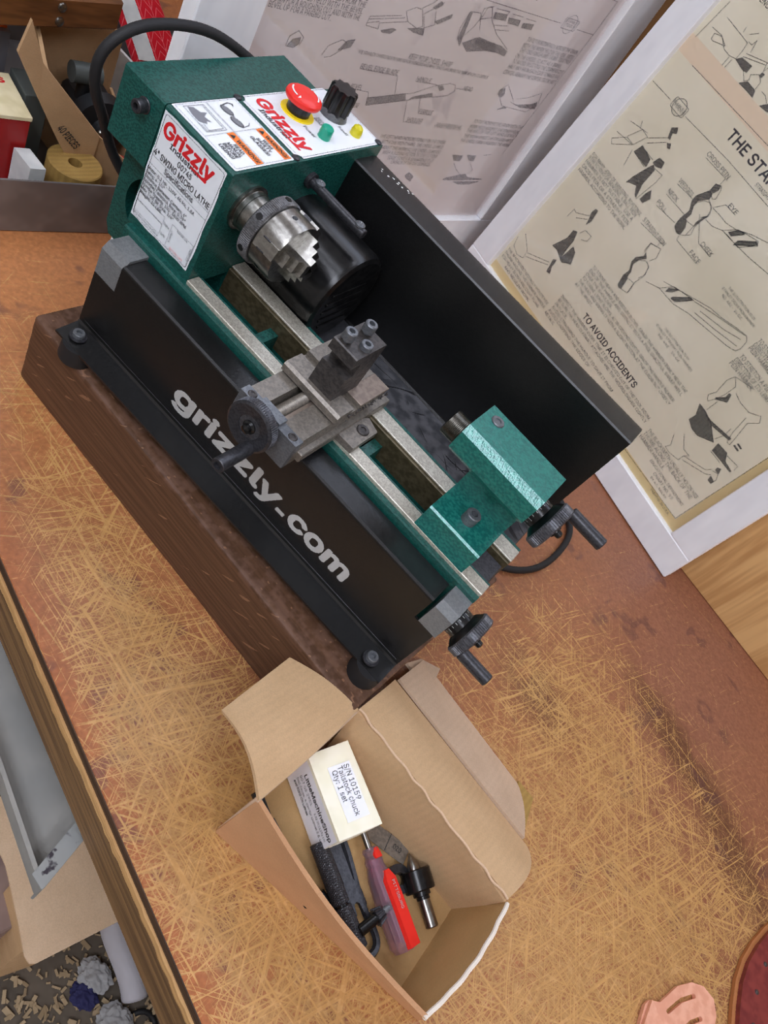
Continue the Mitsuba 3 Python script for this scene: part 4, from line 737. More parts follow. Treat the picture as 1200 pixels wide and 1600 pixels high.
# print of the two charts: (x, y, length, cap height, words, 0) and outlines, in metres on the sheet
T2_=[(0.1436,0.3188,0.1033,0.011,'THE STANLEY',0.001),
 (0.2028,0.3106,0.0575,0.0042,'STRAIGHT AND CROSS PEIN',0.0026),
 (0.0413,0.2104,0.0962,0.004,'FOR MANY JOBS OF SWAGING, RIVETING,',-0.0017),
 (0.0404,0.2057,0.0934,0.004,'STRETCHING OR BENDING, A BALL PEIN',0.0009),
 (0.0407,0.2004,0.0934,0.004,'HAMMER IS NOT SUITABLE.  USE A',0.0025),
 (0.041,0.1946,0.0933,0.004,'CROSS PEIN OR A STRAIGHT PEIN',0.0023),
 (0.0408,0.1888,0.0942,0.004,'HAMMER, ACCORDING TO THE WORK.',0.003),
 (0.1423,0.2961,0.0359,0.0048,'CROSS PEIN',0.001),
 (0.1409,0.2608,0.0231,0.0048,'WEDGES',0.0018),
 (0.1401,0.2467,0.016,0.0048,'NECK',0.002),
 (0.1399,0.232,0.0155,0.0048,'POLL',0.0012),
 (0.1997,0.2812,0.0125,0.0048,'EYE',0.0007),
 (0.2094,0.2397,0.0179,0.0048,'CHEEK',0.0011),
 (0.2077,0.2261,0.0159,0.0048,'FACE',0.001),
 (0.1432,0.2102,0.0389,0.0048,'STRAIGHT PEIN',0.0047),
 (0.0395,0.0668,0.0919,0.0037,'THE MACHINIST USUALLY HOLDS HIS',0.0026),
 (0.039,0.061,0.093,0.0037,'THUMB AROUND THE HAMMER HANDLE',0.0036),
 (0.0398,0.0552,0.0857,0.0037,'FOR HEAVY BLOWS AND LIGHT PLANS',0.0033),
 (0.0527,0.0494,0.0583,0.0037,'AND MEDIUM WORK.',0.0015),
 (0.1395,0.137,0.184,0.0037,'TO STRIKE HEAVY AND MEDIUM BLOWS, GRASP THE HAMMER FIRMLY NEAR THE',0.0128),
 (0.1399,0.1316,0.183,0.0037,'END OF THE HANDLE AND SWING IT WITH A FREE GRACEFUL SWEEP WELL',-0.0032),
 (0.1398,0.1262,0.0527,0.0037,'OVER THE SHOULDER.',0.0028),
 (0.1396,0.1206,0.183,0.0037,'TO STRIKE LIGHT BLOWS, AS IN DRIVING RIVETS, GRASP THE HANDLE NEARER',0.0046),
 (0.1396,0.115,0.183,0.0037,'THE HEAD AND SWING IT WITH A SLIGHT MOTION AT THE ELBOW BUT CHIEFLY',0.003),
 (0.1388,0.1092,0.035,0.0037,'AT THE WRIST.',0.0029),
 (0.1753,0.094,0.1065,0.0075,'TO AVOID ACCIDENTS',0.0044),
 (0.1372,0.0872,0.1853,0.0037,'INSPECT THE HAMMER EVERY TIME IT IS CHECKED OUT OF THE TOOL ROOM.',0.0071),
 (0.1378,0.0816,0.184,0.0037,'BE SURE THE HEAD IS FIRMLY ATTACHED AND THE WEDGES DRIVEN TIGHTLY',0.0077),
 (0.1378,0.076,0.0248,0.0037,'IN PLACE.',0.0015),
 (0.1383,0.0702,0.1298,0.0037,'AVOID STRAINING THE HANDLE TO SAVE IT FROM',0.0043),
 (0.1376,0.0644,0.0891,0.0037,'AVOID CHIPPING THE EDGES OF',0.0056),
 (0.1368,0.0586,0.0196,0.0037,'METALS.',0.0021),
 (0.2652,0.2346,0.044,0.0027,'THE ILLUSTRATION IS OF',0.0014),
 (0.2609,0.23,0.0532,0.0027,'STANLEY CROSS PEIN HAMMER',0.0014),
 (0.2669,0.2254,0.0331,0.0027,'NO. 482 - 24 OZ.',0.0012),
 (0.2529,0.16,0.0449,0.0027,'THE ILLUSTRATION IS OF',0.0026),
 (0.2432,0.1553,0.0658,0.0027,'STANLEY STRAIGHT PEIN HAMMER',0.0034),
 (0.2535,0.1506,0.0397,0.0027,'NO. 483 - 24 OZ.',0.0019),
 (0.3278,0.2253,0.072,0.0048,'TO STRETCH A PIECE OF METAL',0.0003),
 (0.328,0.2198,0.065,0.0048,'DIRECTION OF ITS WIDTH,',0.0007),
 (0.3277,0.2143,0.0368,0.0048,'PEIN HAMMER',0.001),
 (0.3287,0.2031,0.0535,0.0048,'TO STRETCH A PIECE',0.0012),
 (0.328,0.197,0.0631,0.0048,'DIRECTION OF ITS LENGTH,',0.0013),
 (0.3275,0.1914,0.0371,0.0048,'PEIN HAMMER.',0.002),
 (0.33,0.0792,0.0928,0.0046,'THE BLACKSMITH USUALLY HOLDS HIS',0.0056),
 (0.3295,0.0734,0.0901,0.0046,'THUMB ALONG THE BACK OF THE',0.0064),
 (0.3296,0.0674,0.0468,0.0046,'HAMMER HANDLE.',0.0014),
 (0.3591,0.0614,0.0619,0.0036,'EDUCATIONAL DEPARTMENT',0.0038),
 (0.373,0.0558,0.0355,0.0036,'CHART NO. 92',0.005),
 (0.3749,0.0506,0.0287,0.0028,'BY A.C. MOLES',0.0022),
 (0.386,0.0424,0.0347,0.003,'PRINTED IN U.S.A.',0.0037),
 (0.0717,0.3042,0.02,0.003,'STANLEY',0.005),
 (0.0751,0.3022,0.0168,0.003,'TOOLS',0.0032),
 (0.0686,0.4113,0.0175,0.0048,'ENCE.',0.0011)]
T1_=[(0.064,0.2532,0.0917,0.0048,'DOWN FOR A ROUGHING CUT AND WITH THE',-0.001),
 (0.0638,0.2481,0.0629,0.0048,'BEVEL UP FOR A PARING CUT.',-0.0006),
 (0.2322,0.2314,0.0602,0.0055,'KEEP YOUR CHISEL SHARP',0.0009),
 (0.1707,0.2274,0.1835,0.0033,'SEE STANLEY CHARTS NOS 80 AND 90 FOR GRINDING AND WHETTING PLANE IRONS THE SAME APPLIES TO CHISELS',-0.0036),
 (0.1813,0.2149,0.0481,0.005,'BEVEL EDGE BLADE',-0.0012),
 (0.1809,0.1958,0.0144,0.005,'BEVEL',-0.0005),
 (0.2565,0.2128,0.0204,0.005,'HANDLE',0.0002),
 (0.3287,0.2117,0.0135,0.005,'HEAD',-0.0001),
 (0.284,0.1815,0.0204,0.005,'FERRULE',0.0003),
 (0.273,0.1714,0.0234,0.005,'SHOULDER',0.0003),
 (0.1851,0.1785,0.0166,0.005,'CUTTING EDGE',-0.0005),
 (0.3191,0.1716,0.0411,0.003,'THE ILLUSTRATION IS OF',0.0015),
 (0.3181,0.1689,0.0437,0.003,'STANLEY CHISEL NO. 750',0.0002),
 (0.378,0.2712,0.0944,0.0045,'TO CUT HORIZONTALLY ACROSS THE GRAIN',-0.0005),
 (0.3763,0.2652,0.0958,0.0045,'WITH THE WORK HELD IN THE VISE, PRESS',-0.0008),
 (0.3768,0.2599,0.0942,0.0045,'THE FORE FINGER AND THUMB TOGETHER',-0.0007),
 (0.3755,0.2537,0.0852,0.0045,'ON THE CHISEL TO ACT AS A BRAKE.',-0.0015),
 (0.3763,0.2481,0.0946,0.0045,'TO AVOID SPLITTING THE CORNERS CUT',0.),
 (0.3745,0.2422,0.0949,0.0045,'HALF WAY FROM EACH EDGE TOWARD THE',-0.001),
 (0.3729,0.236,0.0977,0.0045,'CENTER. REMOVE THE CENTER STOCK LAST.',-0.001),
 (0.3743,0.1794,0.0913,0.0042,'TO CUT ACROSS THE GRAIN WITH THE',-0.0016),
 (0.3728,0.1731,0.0926,0.0042,'WORK HELD AGAINST THE BENCH HOOK,',-0.0029),
 (0.3726,0.1679,0.0929,0.0042,'THE HEEL OF THE LEFT HAND STEADIES',-0.0024),
 (0.3732,0.1616,0.0908,0.0042,'THE WORK WHILE THE FINGERS PRESS',-0.002),
 (0.3722,0.1557,0.0919,0.0042,'THE CHISEL FIRMLY AGAINST THE WORK.',-0.0025),
 (0.2498,0.151,0.1016,0.0042,'THE LEFT HAND PRESSING FIRMLY ON THE CHISEL',-0.0008),
 (0.2561,0.1451,0.095,0.0042,'WITH THE RIGHT HAND. THE CHISEL IS HELD',-0.0019),
 (0.2553,0.1389,0.0967,0.0042,'AGAINST THE WORK AS THE CHISEL IS MOVED',-0.0023),
 (0.2653,0.1334,0.0855,0.0042,'WITH A SLIDING ACTION TO THE CUTTING',-0.0024),
 (0.2768,0.1278,0.0727,0.0042,'EDGE GIVES A SHEARING CUT',-0.0025),
 (0.2853,0.1227,0.063,0.0042,'ON EACH OF THE CUT SURFACES.',-0.0034),
 (0.3256,0.3083,0.031,0.011,'SEL',0.0009),
 (0.2859,0.3007,0.0138,0.006,'ING',0.0008),
 (0.418,0.2983,0.0253,0.003,'STANLEY',0.0035),
 (0.4214,0.2945,0.0175,0.003,'TOOLS',0.0016),
 (0.064,0.2589,0.0195,0.0046,'MAKER',0),
 (0.0905,0.2587,0.065,0.0046,'IT IS HELD WITH THE BEVEL',0),
 (0.064,0.2641,0.0918,0.0046,'THE WORK WHEN PUSHED FROM THE',0),
 (0.064,0.2694,0.0918,0.0046,'BODY OF THE USER AND TURNED TO',0),
 (0.064,0.2748,0.0918,0.0046,'CUT WITH THE BEVEL UP OR DOWN',0)]
D2_=[('L',[(0.0379,0.3021),(0.0692,0.3033)]),
 ('L',[(0.0955,0.3036),(0.1634,0.3073),(0.2349,0.3079)]),
 ('L',[(0.0606,0.3372),(0.1885,0.3406)]),
 ('L',[(0.0419,0.3550),(0.0450,0.3947)]),
 ('F',[(0.1746,0.2315),(0.1735,0.2351),(0.1727,0.2413),(0.1795,0.2442),(0.1844,0.2384),(0.1855,0.2313),(0.1818,0.2290)]),
 ('L',[(0.1746,0.2315),(0.1818,0.2290),(0.1862,0.2308),(0.1907,0.2339),(0.1897,0.2457),(0.1802,0.2437)]),
 ('L',[(0.1907,0.2339),(0.1946,0.2388),(0.1910,0.2458),(0.1914,0.2576),(0.1925,0.2643),(0.1870,0.2703),(0.1803,0.2720),(0.1782,0.2778)]),
 ('F',[(0.1727,0.2424),(0.1740,0.2516),(0.1677,0.2594),(0.1670,0.2654),(0.1736,0.2780),(0.1782,0.2778),(0.1797,0.2724),(0.1724,0.2637),(0.1731,0.2577),(0.1780,0.2509),(0.1775,0.2434)]),
 ('F',[(0.1897,0.2457),(0.1885,0.2492),(0.1901,0.2586),(0.1932,0.2627),(0.1914,0.2554)]),
 ('L',[(0.1736,0.2780),(0.1728,0.2859),(0.1794,0.2885),(0.1820,0.2855),(0.1850,0.2772),(0.1823,0.2748),(0.1736,0.2780)]),
 ('F',[(0.1742,0.2786),(0.1728,0.2859),(0.1784,0.2882),(0.1801,0.2838),(0.1782,0.2789)]),
 ('L',[(0.1731,0.2577),(0.1731,0.2621),(0.1771,0.2679),(0.1830,0.2711),(0.1898,0.2684),(0.1920,0.2615),(0.1880,0.2557)]),
 ('L',[(0.1891,0.2700),(0.1996,0.2708),(0.2114,0.2707),(0.2242,0.2739),(0.2391,0.2815),(0.2611,0.2894)]),
 ('L',[(0.1934,0.2583),(0.2040,0.2592),(0.2150,0.2640),(0.2286,0.2646),(0.2541,0.2668),(0.2862,0.2716)]),
 ('F',[(0.2207,0.2672),(0.2261,0.2746),(0.2324,0.2773),(0.2343,0.2768),(0.2257,0.2667)]),
 ('F',[(0.2345,0.2635),(0.2342,0.2688),(0.2480,0.2811),(0.2512,0.2798),(0.2482,0.2750)]),
 ('L',[(0.2150,0.2640),(0.2254,0.2750),(0.2330,0.2778),(0.2491,0.2823),(0.2523,0.2791),(0.2395,0.2650),(0.2241,0.2648),(0.2150,0.2640)]),
 ('L',[(0.1443,0.2941),(0.1795,0.2956)]),
 ('L',[(0.1763,0.2949),(0.1768,0.2873)]),
 ('L',[(0.1423,0.2589),(0.1643,0.2608),(0.1684,0.2611)]),
 ('L',[(0.1415,0.2447),(0.1740,0.2459)]),
 ('L',[(0.1420,0.2303),(0.1721,0.2338)]),
 ('L',[(0.2109,0.2814),(0.1973,0.2809),(0.1897,0.2705)]),
 ('L',[(0.2267,0.2396),(0.2074,0.2394),(0.1847,0.2570)]),
 ('L',[(0.2221,0.2255),(0.1875,0.2249),(0.1860,0.2294)]),
 ('L',[(0.1805,0.2114),(0.1439,0.2073)]),
 ('L',[(0.1766,0.2108),(0.1774,0.2055)]),
 ('F',[(0.1775,0.1486),(0.1738,0.1597),(0.1802,0.1616),(0.1835,0.1491),(0.1810,0.1476)]),
 ('L',[(0.1810,0.1476),(0.1925,0.1514),(0.1897,0.1634),(0.1814,0.1617)]),
 ('L',[(0.1925,0.1514),(0.1923,0.1559),(0.1896,0.1645),(0.1918,0.1759),(0.1884,0.1858),(0.1822,0.1882)]),
 ('F',[(0.1738,0.1597),(0.1750,0.1676),(0.1692,0.1753),(0.1691,0.1818),(0.1747,0.1885),(0.1734,0.1926),(0.1790,0.1895),(0.1735,0.1829),(0.1717,0.1756),(0.1775,0.1679),(0.1783,0.1619)]),
 ('L',[(0.1724,0.1751),(0.1741,0.1824),(0.1803,0.1875),(0.1872,0.1867),(0.1918,0.1780),(0.1888,0.1705)]),
 ('L',[(0.1702,0.1928),(0.1695,0.2029),(0.1776,0.2053)]),
 ('L',[(0.1719,0.1914),(0.1699,0.2026),(0.1827,0.2070),(0.1867,0.1975),(0.1833,0.1903)]),
 ('L',[(0.1978,0.1746),(0.2144,0.1816),(0.2381,0.1830),(0.2587,0.1898),(0.2745,0.1927),(0.2935,0.1964),(0.3123,0.2001),(0.3215,0.2035),(0.3233,0.2087),(0.3213,0.2176),(0.3168,0.2207),(0.3036,0.2179),(0.2852,0.2127),(0.2698,0.2100),(0.2503,0.2032),(0.2270,0.1947),(0.2118,0.1891)]),
 ('F',[(0.2221,0.1845),(0.2218,0.1893),(0.2276,0.1943),(0.2313,0.1962),(0.2273,0.1890)]),
 ('F',[(0.2320,0.1847),(0.2323,0.1872),(0.2461,0.2008),(0.2504,0.2013),(0.2371,0.1855)]),
 ('L',[(0.2144,0.1816),(0.2248,0.1945),(0.2509,0.2018),(0.2379,0.1849)]),
 ('L',[(0.2525,0.2016),(0.2762,0.2089),(0.3150,0.2196)]),
 ('L',[(0.2643,0.2001),(0.2970,0.2076),(0.3156,0.2142)]),
 ('L',[(0.2615,0.1949),(0.2884,0.2001),(0.3185,0.2073)]),
 ('F',[(0.3426,0.1434),(0.3525,0.1434),(0.3653,0.1412),(0.3844,0.1310),(0.3778,0.1269),(0.3682,0.1213),(0.3588,0.1209),(0.3488,0.1245),(0.3497,0.1328)]),
 ('F',[(0.3548,0.1417),(0.3661,0.1424),(0.3923,0.1478),(0.3922,0.1453),(0.3695,0.1399)]),
 ('L',[(0.3429,0.1530),(0.3403,0.1566),(0.3434,0.1639),(0.3403,0.1800),(0.3427,0.1883),(0.3515,0.1828),(0.3510,0.1688),(0.3487,0.1593),(0.3456,0.1519),(0.3429,0.1530)]),
 ('L',[(0.3427,0.1883),(0.3585,0.1935),(0.3651,0.1953)]),
 ('F',[(0.3476,0.1601),(0.3541,0.1683),(0.3529,0.1735),(0.3553,0.1743),(0.3590,0.1665),(0.3566,0.1648),(0.3490,0.1591)]),
 ('L',[(0.3523,0.1593),(0.3522,0.1454)]),
 ('L',[(0.3572,0.1788),(0.3680,0.1769),(0.3808,0.1777),(0.3915,0.1847),(0.3962,0.1797),(0.3890,0.1701),(0.3938,0.1534),(0.3966,0.1429),(0.3926,0.1423),(0.3880,0.1526),(0.3837,0.1724)]),
 ('L',[(0.3823,0.1342),(0.3853,0.1442),(0.3837,0.1539)]),
 ('F',[(0.3995,0.1457),(0.3999,0.1471),(0.4067,0.1468),(0.4062,0.1453)]),
 ('F',[(0.4005,0.1495),(0.4010,0.1509),(0.4069,0.1504),(0.4064,0.1492)]),
 ('F',[(0.3905,0.1248),(0.3885,0.1342),(0.4020,0.1357),(0.4077,0.1291),(0.4200,0.1280),(0.4197,0.1264),(0.4016,0.1256)]),
 ('L',[(0.3893,0.1231),(0.4056,0.1237)]),
 ('L',[(0.4042,0.1341),(0.4198,0.1365),(0.4209,0.1307)]),
 ('L',[(0.3519,0.1017),(0.3592,0.0916),(0.3568,0.0857),(0.3639,0.0853),(0.3773,0.0888),(0.3773,0.0964),(0.3808,0.1013),(0.3712,0.1007),(0.3587,0.1108)]),
 ('L',[(0.3773,0.0964),(0.4033,0.1067),(0.4069,0.1130)]),
 ('L',[(0.3800,0.0926),(0.4069,0.1041),(0.4108,0.1084)]),
 ('F',[(0.4095,0.1155),(0.4090,0.1186),(0.4122,0.1206),(0.4147,0.1153)]),
 ('F',[(0.4138,0.1027),(0.4120,0.1076),(0.4183,0.1066),(0.4185,0.1029)]),
 ('L',[(0.4080,0.1121),(0.4147,0.1153),(0.4187,0.1098),(0.4187,0.1045)]),
 ('L',[(0.4281,0.0476),(0.4298,0.1703)]),
 ('L',[(0.3311,0.0449),(0.4281,0.0476)]),
 ('F',[(0.0969,0.2211),(0.0988,0.2309),(0.1054,0.2500),(0.1070,0.2526),(0.1119,0.2501),(0.1127,0.2328),(0.1181,0.2190),(0.1145,0.2204),(0.1089,0.2271),(0.0993,0.2231)]),
 ('F',[(0.1232,0.2213),(0.1234,0.2285),(0.1257,0.2352),(0.1320,0.2293),(0.1285,0.2210)]),
 ('F',[(0.1042,0.2535),(0.1063,0.2612),(0.1141,0.2620),(0.1163,0.2562),(0.1105,0.2534)]),
 ('L',[(0.1076,0.2509),(0.1226,0.2528),(0.1231,0.2442),(0.1195,0.2180)]),
 ('L',[(0.0466,0.2373),(0.0603,0.2497),(0.0720,0.2495),(0.0512,0.2333),(0.0466,0.2373)]),
 ('L',[(0.0720,0.2495),(0.0764,0.2597),(0.0788,0.2649),(0.0680,0.2658),(0.0596,0.2502)]),
 ('L',[(0.0795,0.2644),(0.0972,0.2795)]),
 ('L',[(0.0829,0.2608),(0.0994,0.2755)]),
 ('F',[(0.0923,0.2876),(0.0978,0.2921),(0.1013,0.2877),(0.0971,0.2852),(0.1003,0.2795),(0.0975,0.2793)]),
 ('F',[(0.1009,0.2756),(0.1044,0.2776),(0.1078,0.2739),(0.1049,0.2726)]),
 ('L',[(0.0502,0.2621),(0.0754,0.2675)]),
 ('L',[(0.0458,0.2455),(0.0713,0.2488)]),
 ('L',[(0.0819,0.2556),(0.1020,0.2550)]),
 ('L',[(0.0785,0.2460),(0.1002,0.2444)]),
 ('L',[(0.0805,0.2297),(0.0755,0.2457)]),
 ('L',[(0.0611,0.2709),(0.0650,0.2644)]),
 ('F',[(0.0785,0.2460),(0.0812,0.2561),(0.0991,0.2536),(0.1017,0.2457)]),
 ('F',[(0.0825,0.1149),(0.0874,0.1266),(0.0904,0.1341),(0.0896,0.1446),(0.0945,0.1471),(0.0989,0.1376),(0.0997,0.1271),(0.1019,0.1128),(0.0910,0.1161)]),
 ('F',[(0.1019,0.1128),(0.1041,0.1336),(0.1108,0.1310),(0.1173,0.1187),(0.1132,0.1168),(0.1068,0.1116)]),
 ('L',[(0.0979,0.1482),(0.1009,0.1555),(0.1117,0.1568),(0.1121,0.1494),(0.1046,0.1455)]),
 ('L',[(0.0710,0.1490),(0.0716,0.1597),(0.0763,0.1590),(0.0922,0.1688),(0.0911,0.1752)]),
 ('L',[(0.0808,0.1556),(0.0936,0.1650)]),
 ('F',[(0.0917,0.1733),(0.0920,0.1785),(0.0955,0.1792),(0.0983,0.1669),(0.0965,0.1602)]),
 ('L',[(0.0391,0.0871),(0.0427,0.0761),(0.0542,0.0727),(0.0639,0.0762),(0.0624,0.0856),(0.0443,0.0969)]),
 ('L',[(0.0637,0.0845),(0.0952,0.1001)]),
 ('L',[(0.0656,0.0803),(0.0960,0.0968)]),
 ('F',[(0.0961,0.1058),(0.0997,0.1082),(0.1009,0.1034),(0.1008,0.0997),(0.1055,0.0921),(0.1004,0.0908)]),
 ('L',[(0.0569,0.3639),(0.0556,0.3687),(0.0643,0.3714),(0.0741,0.3681),(0.0595,0.3634),(0.0569,0.3639)]),
 ('L',[(0.0490,0.3708),(0.0635,0.3719),(0.0756,0.3658),(0.0848,0.3655),(0.0924,0.3676),(0.0920,0.3753),(0.0900,0.3829),(0.0545,0.3848)]),
 ('L',[(0.0967,0.3731),(0.1206,0.3816)]),
 ('L',[(0.0970,0.3766),(0.1206,0.3839)]),
 ('F',[(0.1132,0.3565),(0.1188,0.3624),(0.1313,0.3620),(0.1344,0.3568),(0.1248,0.3570)]),
 ('F',[(0.1464,0.3567),(0.1517,0.3631),(0.1568,0.3630),(0.1615,0.3597),(0.1560,0.3577)]),
 ('F',[(0.1235,0.3723),(0.1237,0.3758),(0.1268,0.3759),(0.1267,0.3724)]),
 ('L',[(0.1236,0.3769),(0.1206,0.3827),(0.1208,0.3884)]),
 ('L',[(0.1236,0.3769),(0.1255,0.3852)]),
 ('F',[(0.0928,0.3673),(0.0967,0.3719),(0.1106,0.3730),(0.1112,0.3665),(0.1054,0.3657)]),
 ('L',[(0.1063,0.3664),(0.1155,0.3605),(0.1188,0.3642),(0.1162,0.3679),(0.1227,0.3728),(0.1295,0.3699),(0.1305,0.3626)]),
 ('L',[(0.0774,0.3906),(0.0787,0.3861)]),
 ('L',[(0.0854,0.3886),(0.0922,0.3945)]),
 ('L',[(0.0901,0.3841),(0.0949,0.3842),(0.0960,0.3894),(0.0995,0.3796)]),
 ('L',[(0.0860,0.3559),(0.0856,0.3650)]),
 ('L',[(0.0897,0.3558),(0.0898,0.3651)]),
 ('L',[(0.1363,0.3739),(0.1391,0.3755)]),
 ('L',[(0.1374,0.3655),(0.1433,0.3654),(0.1497,0.3622)])]
D1_=[('L',[(0.1650,0.2513),(0.1652,0.2589),(0.1987,0.2654)]),
 ('L',[(0.1650,0.2513),(0.1799,0.2505),(0.1783,0.2554),(0.2089,0.2619)]),
 ('L',[(0.1651,0.2564),(0.2034,0.2642)]),
 ('L',[(0.1654,0.2533),(0.1775,0.2566)]),
 ('L',[(0.2012,0.2697),(0.2106,0.2746),(0.2188,0.2741),(0.2289,0.2612),(0.2233,0.2583),(0.2089,0.2619),(0.2012,0.2697)]),
 ('L',[(0.2178,0.2752),(0.2280,0.2822),(0.2337,0.2897)]),
 ('L',[(0.2224,0.2708),(0.2342,0.2795),(0.2401,0.2845)]),
 ('F',[(0.1839,0.2498),(0.1959,0.2538),(0.2002,0.2531),(0.1955,0.2491),(0.1866,0.2487)]),
 ('F',[(0.2129,0.2566),(0.2321,0.2597),(0.2347,0.2540),(0.2223,0.2545)]),
 ('F',[(0.2402,0.2672),(0.2570,0.2768),(0.2577,0.2736),(0.2453,0.2660)]),
 ('L',[(0.2241,0.2698),(0.2316,0.2603),(0.2422,0.2648),(0.2353,0.2757)]),
 ('F',[(0.2295,0.2779),(0.2361,0.2844),(0.2398,0.2824),(0.2339,0.2774)]),
 ('F',[(0.2071,0.1894),(0.2519,0.1993),(0.2567,0.1929),(0.2099,0.1823)]),
 ('L',[(0.2069,0.1897),(0.2624,0.2010)]),
 ('L',[(0.2099,0.1823),(0.2606,0.1933)]),
 ('F',[(0.2606,0.1933),(0.2642,0.1972),(0.2876,0.2038),(0.2906,0.2002),(0.2656,0.1953)]),
 ('L',[(0.2624,0.2010),(0.2858,0.2116),(0.3046,0.2163),(0.3133,0.2157),(0.3174,0.2097),(0.3105,0.2040),(0.2909,0.1997)]),
 ('F',[(0.2904,0.2114),(0.2961,0.2128),(0.3008,0.2094),(0.2959,0.2075)]),
 ('L',[(0.1818,0.2149),(0.2304,0.2144),(0.2386,0.1975)]),
 ('L',[(0.1810,0.1959),(0.2051,0.1952),(0.2079,0.1898)]),
 ('L',[(0.2569,0.2123),(0.2846,0.2130),(0.2899,0.2121)]),
 ('L',[(0.3173,0.2125),(0.3408,0.2132)]),
 ('L',[(0.2748,0.1976),(0.2840,0.1814),(0.3036,0.1813)]),
 ('L',[(0.2596,0.1920),(0.2699,0.1709),(0.2959,0.1706)]),
 ('F',[(0.2898,0.2555),(0.3047,0.2629),(0.3179,0.2613),(0.3337,0.2622),(0.3415,0.2542),(0.3253,0.2534),(0.3012,0.2491)]),
 ('L',[(0.2798,0.2568),(0.2758,0.2676),(0.2771,0.2831),(0.2915,0.2843),(0.3021,0.2705)]),
 ('L',[(0.2952,0.2779),(0.2967,0.2907),(0.3039,0.2927)]),
 ('F',[(0.3063,0.2580),(0.3066,0.2640),(0.3246,0.2623),(0.3455,0.2610),(0.3589,0.2576),(0.3586,0.2528),(0.3393,0.2547),(0.3225,0.2545)]),
 ('L',[(0.2840,0.2589),(0.2925,0.2718),(0.2947,0.2792),(0.2925,0.2886),(0.3020,0.2917),(0.3116,0.2807),(0.3287,0.2704),(0.3568,0.2596)]),
 ('F',[(0.2802,0.2583),(0.2772,0.2824),(0.2806,0.2823),(0.2859,0.2593),(0.2877,0.2522)]),
 ('L',[(0.3172,0.2773),(0.3384,0.2801)]),
 ('L',[(0.3229,0.2739),(0.3437,0.2761)]),
 ('L',[(0.2947,0.2792),(0.3092,0.2831)]),
 ('F',[(0.3101,0.2882),(0.3279,0.2892),(0.3299,0.2838),(0.3117,0.2829)]),
 ('F',[(0.3324,0.2872),(0.3505,0.2876),(0.3521,0.2824),(0.3348,0.2825)]),
 ('F',[(0.3570,0.2862),(0.3735,0.2875),(0.3741,0.2823),(0.3578,0.2819)]),
 ('L',[(0.3091,0.2916),(0.3285,0.2922),(0.3279,0.2892)]),
 ('L',[(0.3345,0.2911),(0.3517,0.2912)]),
 ('L',[(0.3572,0.2907),(0.3740,0.2906)]),
 ('L',[(0.2596,0.2959),(0.4140,0.2958)]),
 ('L',[(0.4443,0.2946),(0.4779,0.2944),(0.4808,0.3302),(0.4421,0.3305)]),
 ('L',[(0.4779,0.2944),(0.4610,0.1450)]),
 ('F',[(0.3847,0.2149),(0.3845,0.2192),(0.3913,0.2217),(0.3963,0.2153),(0.3930,0.2106)]),
 ('L',[(0.3845,0.2192),(0.3923,0.2261),(0.4103,0.2151),(0.4194,0.2090)]),
 ('L',[(0.3938,0.2098),(0.4034,0.2028),(0.4515,0.2003),(0.4647,0.2101),(0.4580,0.2241),(0.4398,0.2166),(0.4211,0.2128)]),
 ('F',[(0.4143,0.2085),(0.4278,0.2063),(0.4530,0.2098),(0.4609,0.2134),(0.4639,0.2053),(0.4356,0.2043)]),
 ('F',[(0.4000,0.1980),(0.4092,0.2025),(0.4134,0.2011)]),
 ('F',[(0.0951,0.2222),(0.0982,0.2284),(0.1050,0.2308),(0.1060,0.2258),(0.1017,0.2219)]),
 ('L',[(0.0937,0.2219),(0.0941,0.2303),(0.1007,0.2358),(0.1080,0.2313),(0.1068,0.2246)]),
 ('F',[(0.1480,0.2267),(0.1532,0.2357),(0.1609,0.2382),(0.1596,0.2312)]),
 ('L',[(0.1333,0.2205),(0.1361,0.2290),(0.1477,0.2359),(0.1539,0.2344),(0.1513,0.2272),(0.1429,0.2205),(0.1368,0.2189)]),
 ('F',[(0.3745,0.1390),(0.3928,0.1390),(0.3926,0.1322),(0.3814,0.1327)]),
 ('F',[(0.3992,0.1405),(0.4152,0.1403),(0.4166,0.1335),(0.4081,0.1342)]),
 ('L',[(0.3842,0.1295),(0.3963,0.1209),(0.4134,0.1122),(0.4217,0.1173),(0.4254,0.1222),(0.4125,0.1309)]),
 ('F',[(0.4083,0.1144),(0.4164,0.1159),(0.4253,0.1115),(0.4548,0.1101),(0.4237,0.1078),(0.3839,0.1064),(0.3851,0.1088)]),
 ('F',[(0.4040,0.1047),(0.4511,0.1068),(0.4354,0.1021),(0.4164,0.1015)]),
 ('L',[(0.4279,0.1422),(0.4424,0.1442)]),
 ('F',[(0.3176,0.1097),(0.3215,0.1136),(0.3314,0.1091),(0.3314,0.1023),(0.3213,0.1065)])]
C2_,C1_=(0.0828, 0.3049),(0.4287, 0.2971)
